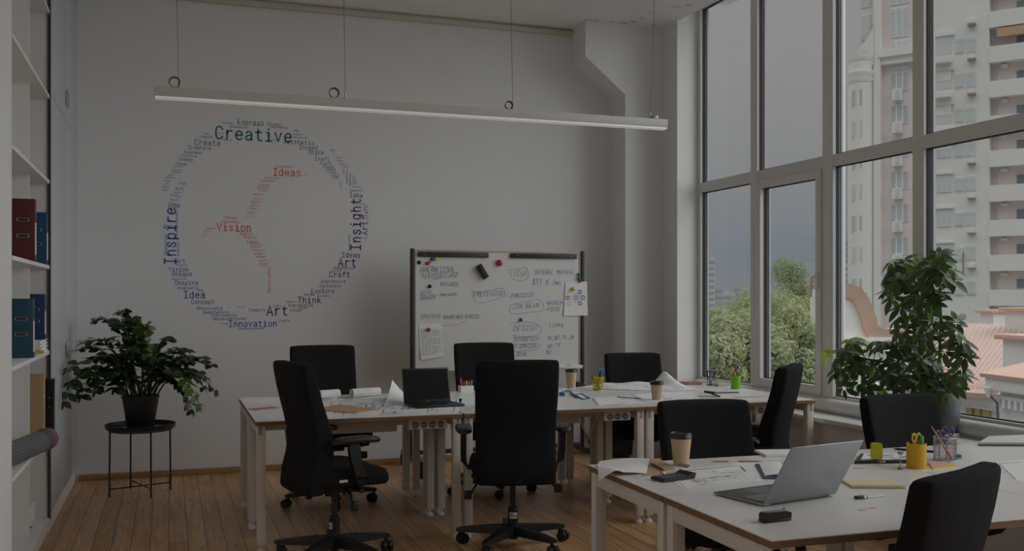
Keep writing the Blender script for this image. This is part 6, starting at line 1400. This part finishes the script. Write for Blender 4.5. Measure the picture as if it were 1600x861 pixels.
# small white annex with red coping seen in the left lower panes
an2 = thing('white_annex', 'little white annex with red coping between trees and chair back', 'building', (0, 0, 0))
for (u0, v0, u1, v1, f_) in ((1247, 541, 1330, 700, 40), (1263, 507, 1330, 545, 60)):
    a = at_f(u0, v0, f_); b = at_f(u1, v0, f_); dd = (b-a); dd.z = 0; Ll = dd.length; dd.normalize(); MA = Matrix.Translation((a.x, a.y, a.z)) @ rotz(math.atan2(dd.y, dd.x))
    wl = MB().box(.3, Ll, .2, 3, GZ-a.z if v1 > 600 else -3, -.25, 0, MA).box(.1, Ll, .05, 3.1, -.5, -.25, .03, MA).build('wall', M_hw, an2)
    MB().box(0, Ll, -.05, 3.2, -.25, .1, .04, MA).build('coping', mat('coping_red_grey', (.36, .22, .19), .8), wl)

# trees beyond the glass
M_tr = [leafmat('tree_leaf_a', (.26, .295, .165), (.36, .40, .23), .7, .3), leafmat('tree_leaf_b', (.31, .345, .20), (.40, .43, .27), .7, .3), leafmat('tree_leaf_c', (.23, .275, .165), (.32, .36, .23), .7, .3)]  # leaf greens lightened so the haze sits in their colour
M_trunk = mat('tree_trunk', (.09, .075, .06), .9, .3, 3)
def tree(u, v, f, rx, rz_, lab, mi, seed, n=10000, ls=.105):
    c = at_f(u, v, f); r = random.Random(seed); o = thing('tree', lab, 'tree', (c.x, c.y, GZ), 0, 'trees outside the window')
    zc = c.z-GZ; lumps = []
    for i in range(16):
        a, b = r.uniform(0, 6.283), r.uniform(-.75, 1); k = r.uniform(.35, .72)
        lumps.append((Vector((rx*k*math.cos(a)*math.sqrt(1-min(1, abs(b))*.6), rx*k*math.sin(a)*math.sqrt(1-min(1, abs(b))*.6), rz_*b*.72)), r.uniform(.30, .5)*rx))
    V = []; F = []
    for i in range(n):
        lc, lr = r.choice(lumps); d = Vector((r.gauss(0, 1), r.gauss(0, 1), r.gauss(0, 1))).normalized(); p = lc+d*lr*r.uniform(.65, 1.05)
        nn = (d+Vector((r.uniform(-.6, .6), r.uniform(-.6, .6), r.uniform(-.2, .9)))).normalized(); e1 = nn.cross(Vector((r.uniform(-1, 1), r.uniform(-1, 1), .3))).normalized(); e2 = nn.cross(e1); s = ls*r.uniform(.6, 1.3)
        k = len(V); P = p+Vector((0, 0, zc)); V += [P-e1*s*.9, P-e2*s*.45+nn*s*.1, P+e1*s*.9, P+e2*s*.45+nn*s*.1]; F.append((k, k+1, k+2, k+3))
    MB().add(V, F).build('crown', M_tr[mi], o, smooth=0)
    t = MB().tube([(0, 0, 0), (.1, 0, zc*.6), (0, .1, zc)], [.3, .22, .1], 10)
    for lc, lr in lumps[:7]: t.tube([(.05, 0, zc*.75), lc*.6+Vector((0, 0, zc*.95)), lc+Vector((0, 0, zc))], [.11, .07, .02], 6)
    t.build('trunk', M_trunk, o)
TREES = [(1132, 560, 42, 2.0, 2.3, 'round green tree low in first window pane, behind hourglass', 0, 1), (1160, 575, 37, 2.0, 1.9, 'dense green tree right behind the lime green cup', 1, 2), (1108, 590, 35, 1.5, 1.5, 'pale green tree at the very left edge of glass', 1, 3), (1205, 545, 46, 2.3, 2.6, 'broad green tree filling opening sash\'s lower half', 1, 4), (1236, 480, 75, 2.3, 4.2, 'tall pointed tree rising above others near the sash handle', 2, 5), (1252, 515, 55, 2.3, 2.2, 'leafy tree right of the sash centre, beside annex', 0, 6), (1215, 595, 36, 1.9, 1.3, 'low darker tree just above the profile chair\'s back', 2, 7), (1192, 505, 66, 3.0, 2.2, 'distant hazy tree behind the window mullion', 1, 8), (1150, 515, 80, 3.2, 1.8, 'far hazy tree clump under the city skyline', 0, 9), (1120, 520, 95, 3.0, 1.6, 'far pale tree by the low city roofs at left', 1, 10), (1262, 478, 95, 2.6, 2.6, 'far tree crown at the sash\'s right stile', 1, 11), (1255, 590, 37, 1.4, 2.2, 'green tree in front of the white annex wall', 0, 12)]
for u, v, f, rx, rz_, lab, mi, sd in TREES: tree(u, v, f, rx, rz_, lab, mi, sd)
# town on the horizon, its haze mixed into the wall and window colours
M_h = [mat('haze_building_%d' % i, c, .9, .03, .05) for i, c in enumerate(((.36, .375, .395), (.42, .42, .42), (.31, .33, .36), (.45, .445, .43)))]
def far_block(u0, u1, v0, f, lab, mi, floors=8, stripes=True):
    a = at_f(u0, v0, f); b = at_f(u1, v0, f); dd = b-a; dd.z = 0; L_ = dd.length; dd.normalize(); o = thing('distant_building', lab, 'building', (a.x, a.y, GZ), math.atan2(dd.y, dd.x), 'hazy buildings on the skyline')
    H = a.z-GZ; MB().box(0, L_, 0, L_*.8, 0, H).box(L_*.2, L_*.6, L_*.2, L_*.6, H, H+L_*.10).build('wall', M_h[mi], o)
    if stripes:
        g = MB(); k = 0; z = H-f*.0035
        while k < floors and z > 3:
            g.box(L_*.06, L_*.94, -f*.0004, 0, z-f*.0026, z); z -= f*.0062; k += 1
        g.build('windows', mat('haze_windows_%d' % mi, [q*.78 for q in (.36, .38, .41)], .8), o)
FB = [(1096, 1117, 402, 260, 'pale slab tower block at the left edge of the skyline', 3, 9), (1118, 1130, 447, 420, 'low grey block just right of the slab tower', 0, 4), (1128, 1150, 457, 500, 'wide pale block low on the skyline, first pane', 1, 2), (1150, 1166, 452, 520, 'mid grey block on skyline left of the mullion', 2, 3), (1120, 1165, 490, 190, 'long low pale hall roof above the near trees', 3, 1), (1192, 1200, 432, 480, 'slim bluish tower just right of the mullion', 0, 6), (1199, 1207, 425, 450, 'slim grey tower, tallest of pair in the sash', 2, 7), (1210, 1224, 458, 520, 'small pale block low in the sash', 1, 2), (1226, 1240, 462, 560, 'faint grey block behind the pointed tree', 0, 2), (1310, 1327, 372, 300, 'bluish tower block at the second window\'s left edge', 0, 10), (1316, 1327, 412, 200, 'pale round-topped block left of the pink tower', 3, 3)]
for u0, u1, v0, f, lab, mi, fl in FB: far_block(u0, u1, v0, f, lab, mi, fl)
hl_ = MB(); N_ = 60
pts = []
for i in range(N_+1):
    a = R(5+70*i/N_); rr_ = 1000; pts.append((rr_*math.sin(a), rr_*math.cos(a), 6+7*math.sin(i*.7)+4*math.sin(i*1.9+1)))
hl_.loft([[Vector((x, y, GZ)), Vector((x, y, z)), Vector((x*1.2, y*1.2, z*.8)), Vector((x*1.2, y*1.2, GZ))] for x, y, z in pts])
tag(hl_.build('hills', mat('hills_blue_grey', (.28, .31, .34), .95, .05, .01)), kind='structure')  # aerial haze painted as the hills' blue-grey colour
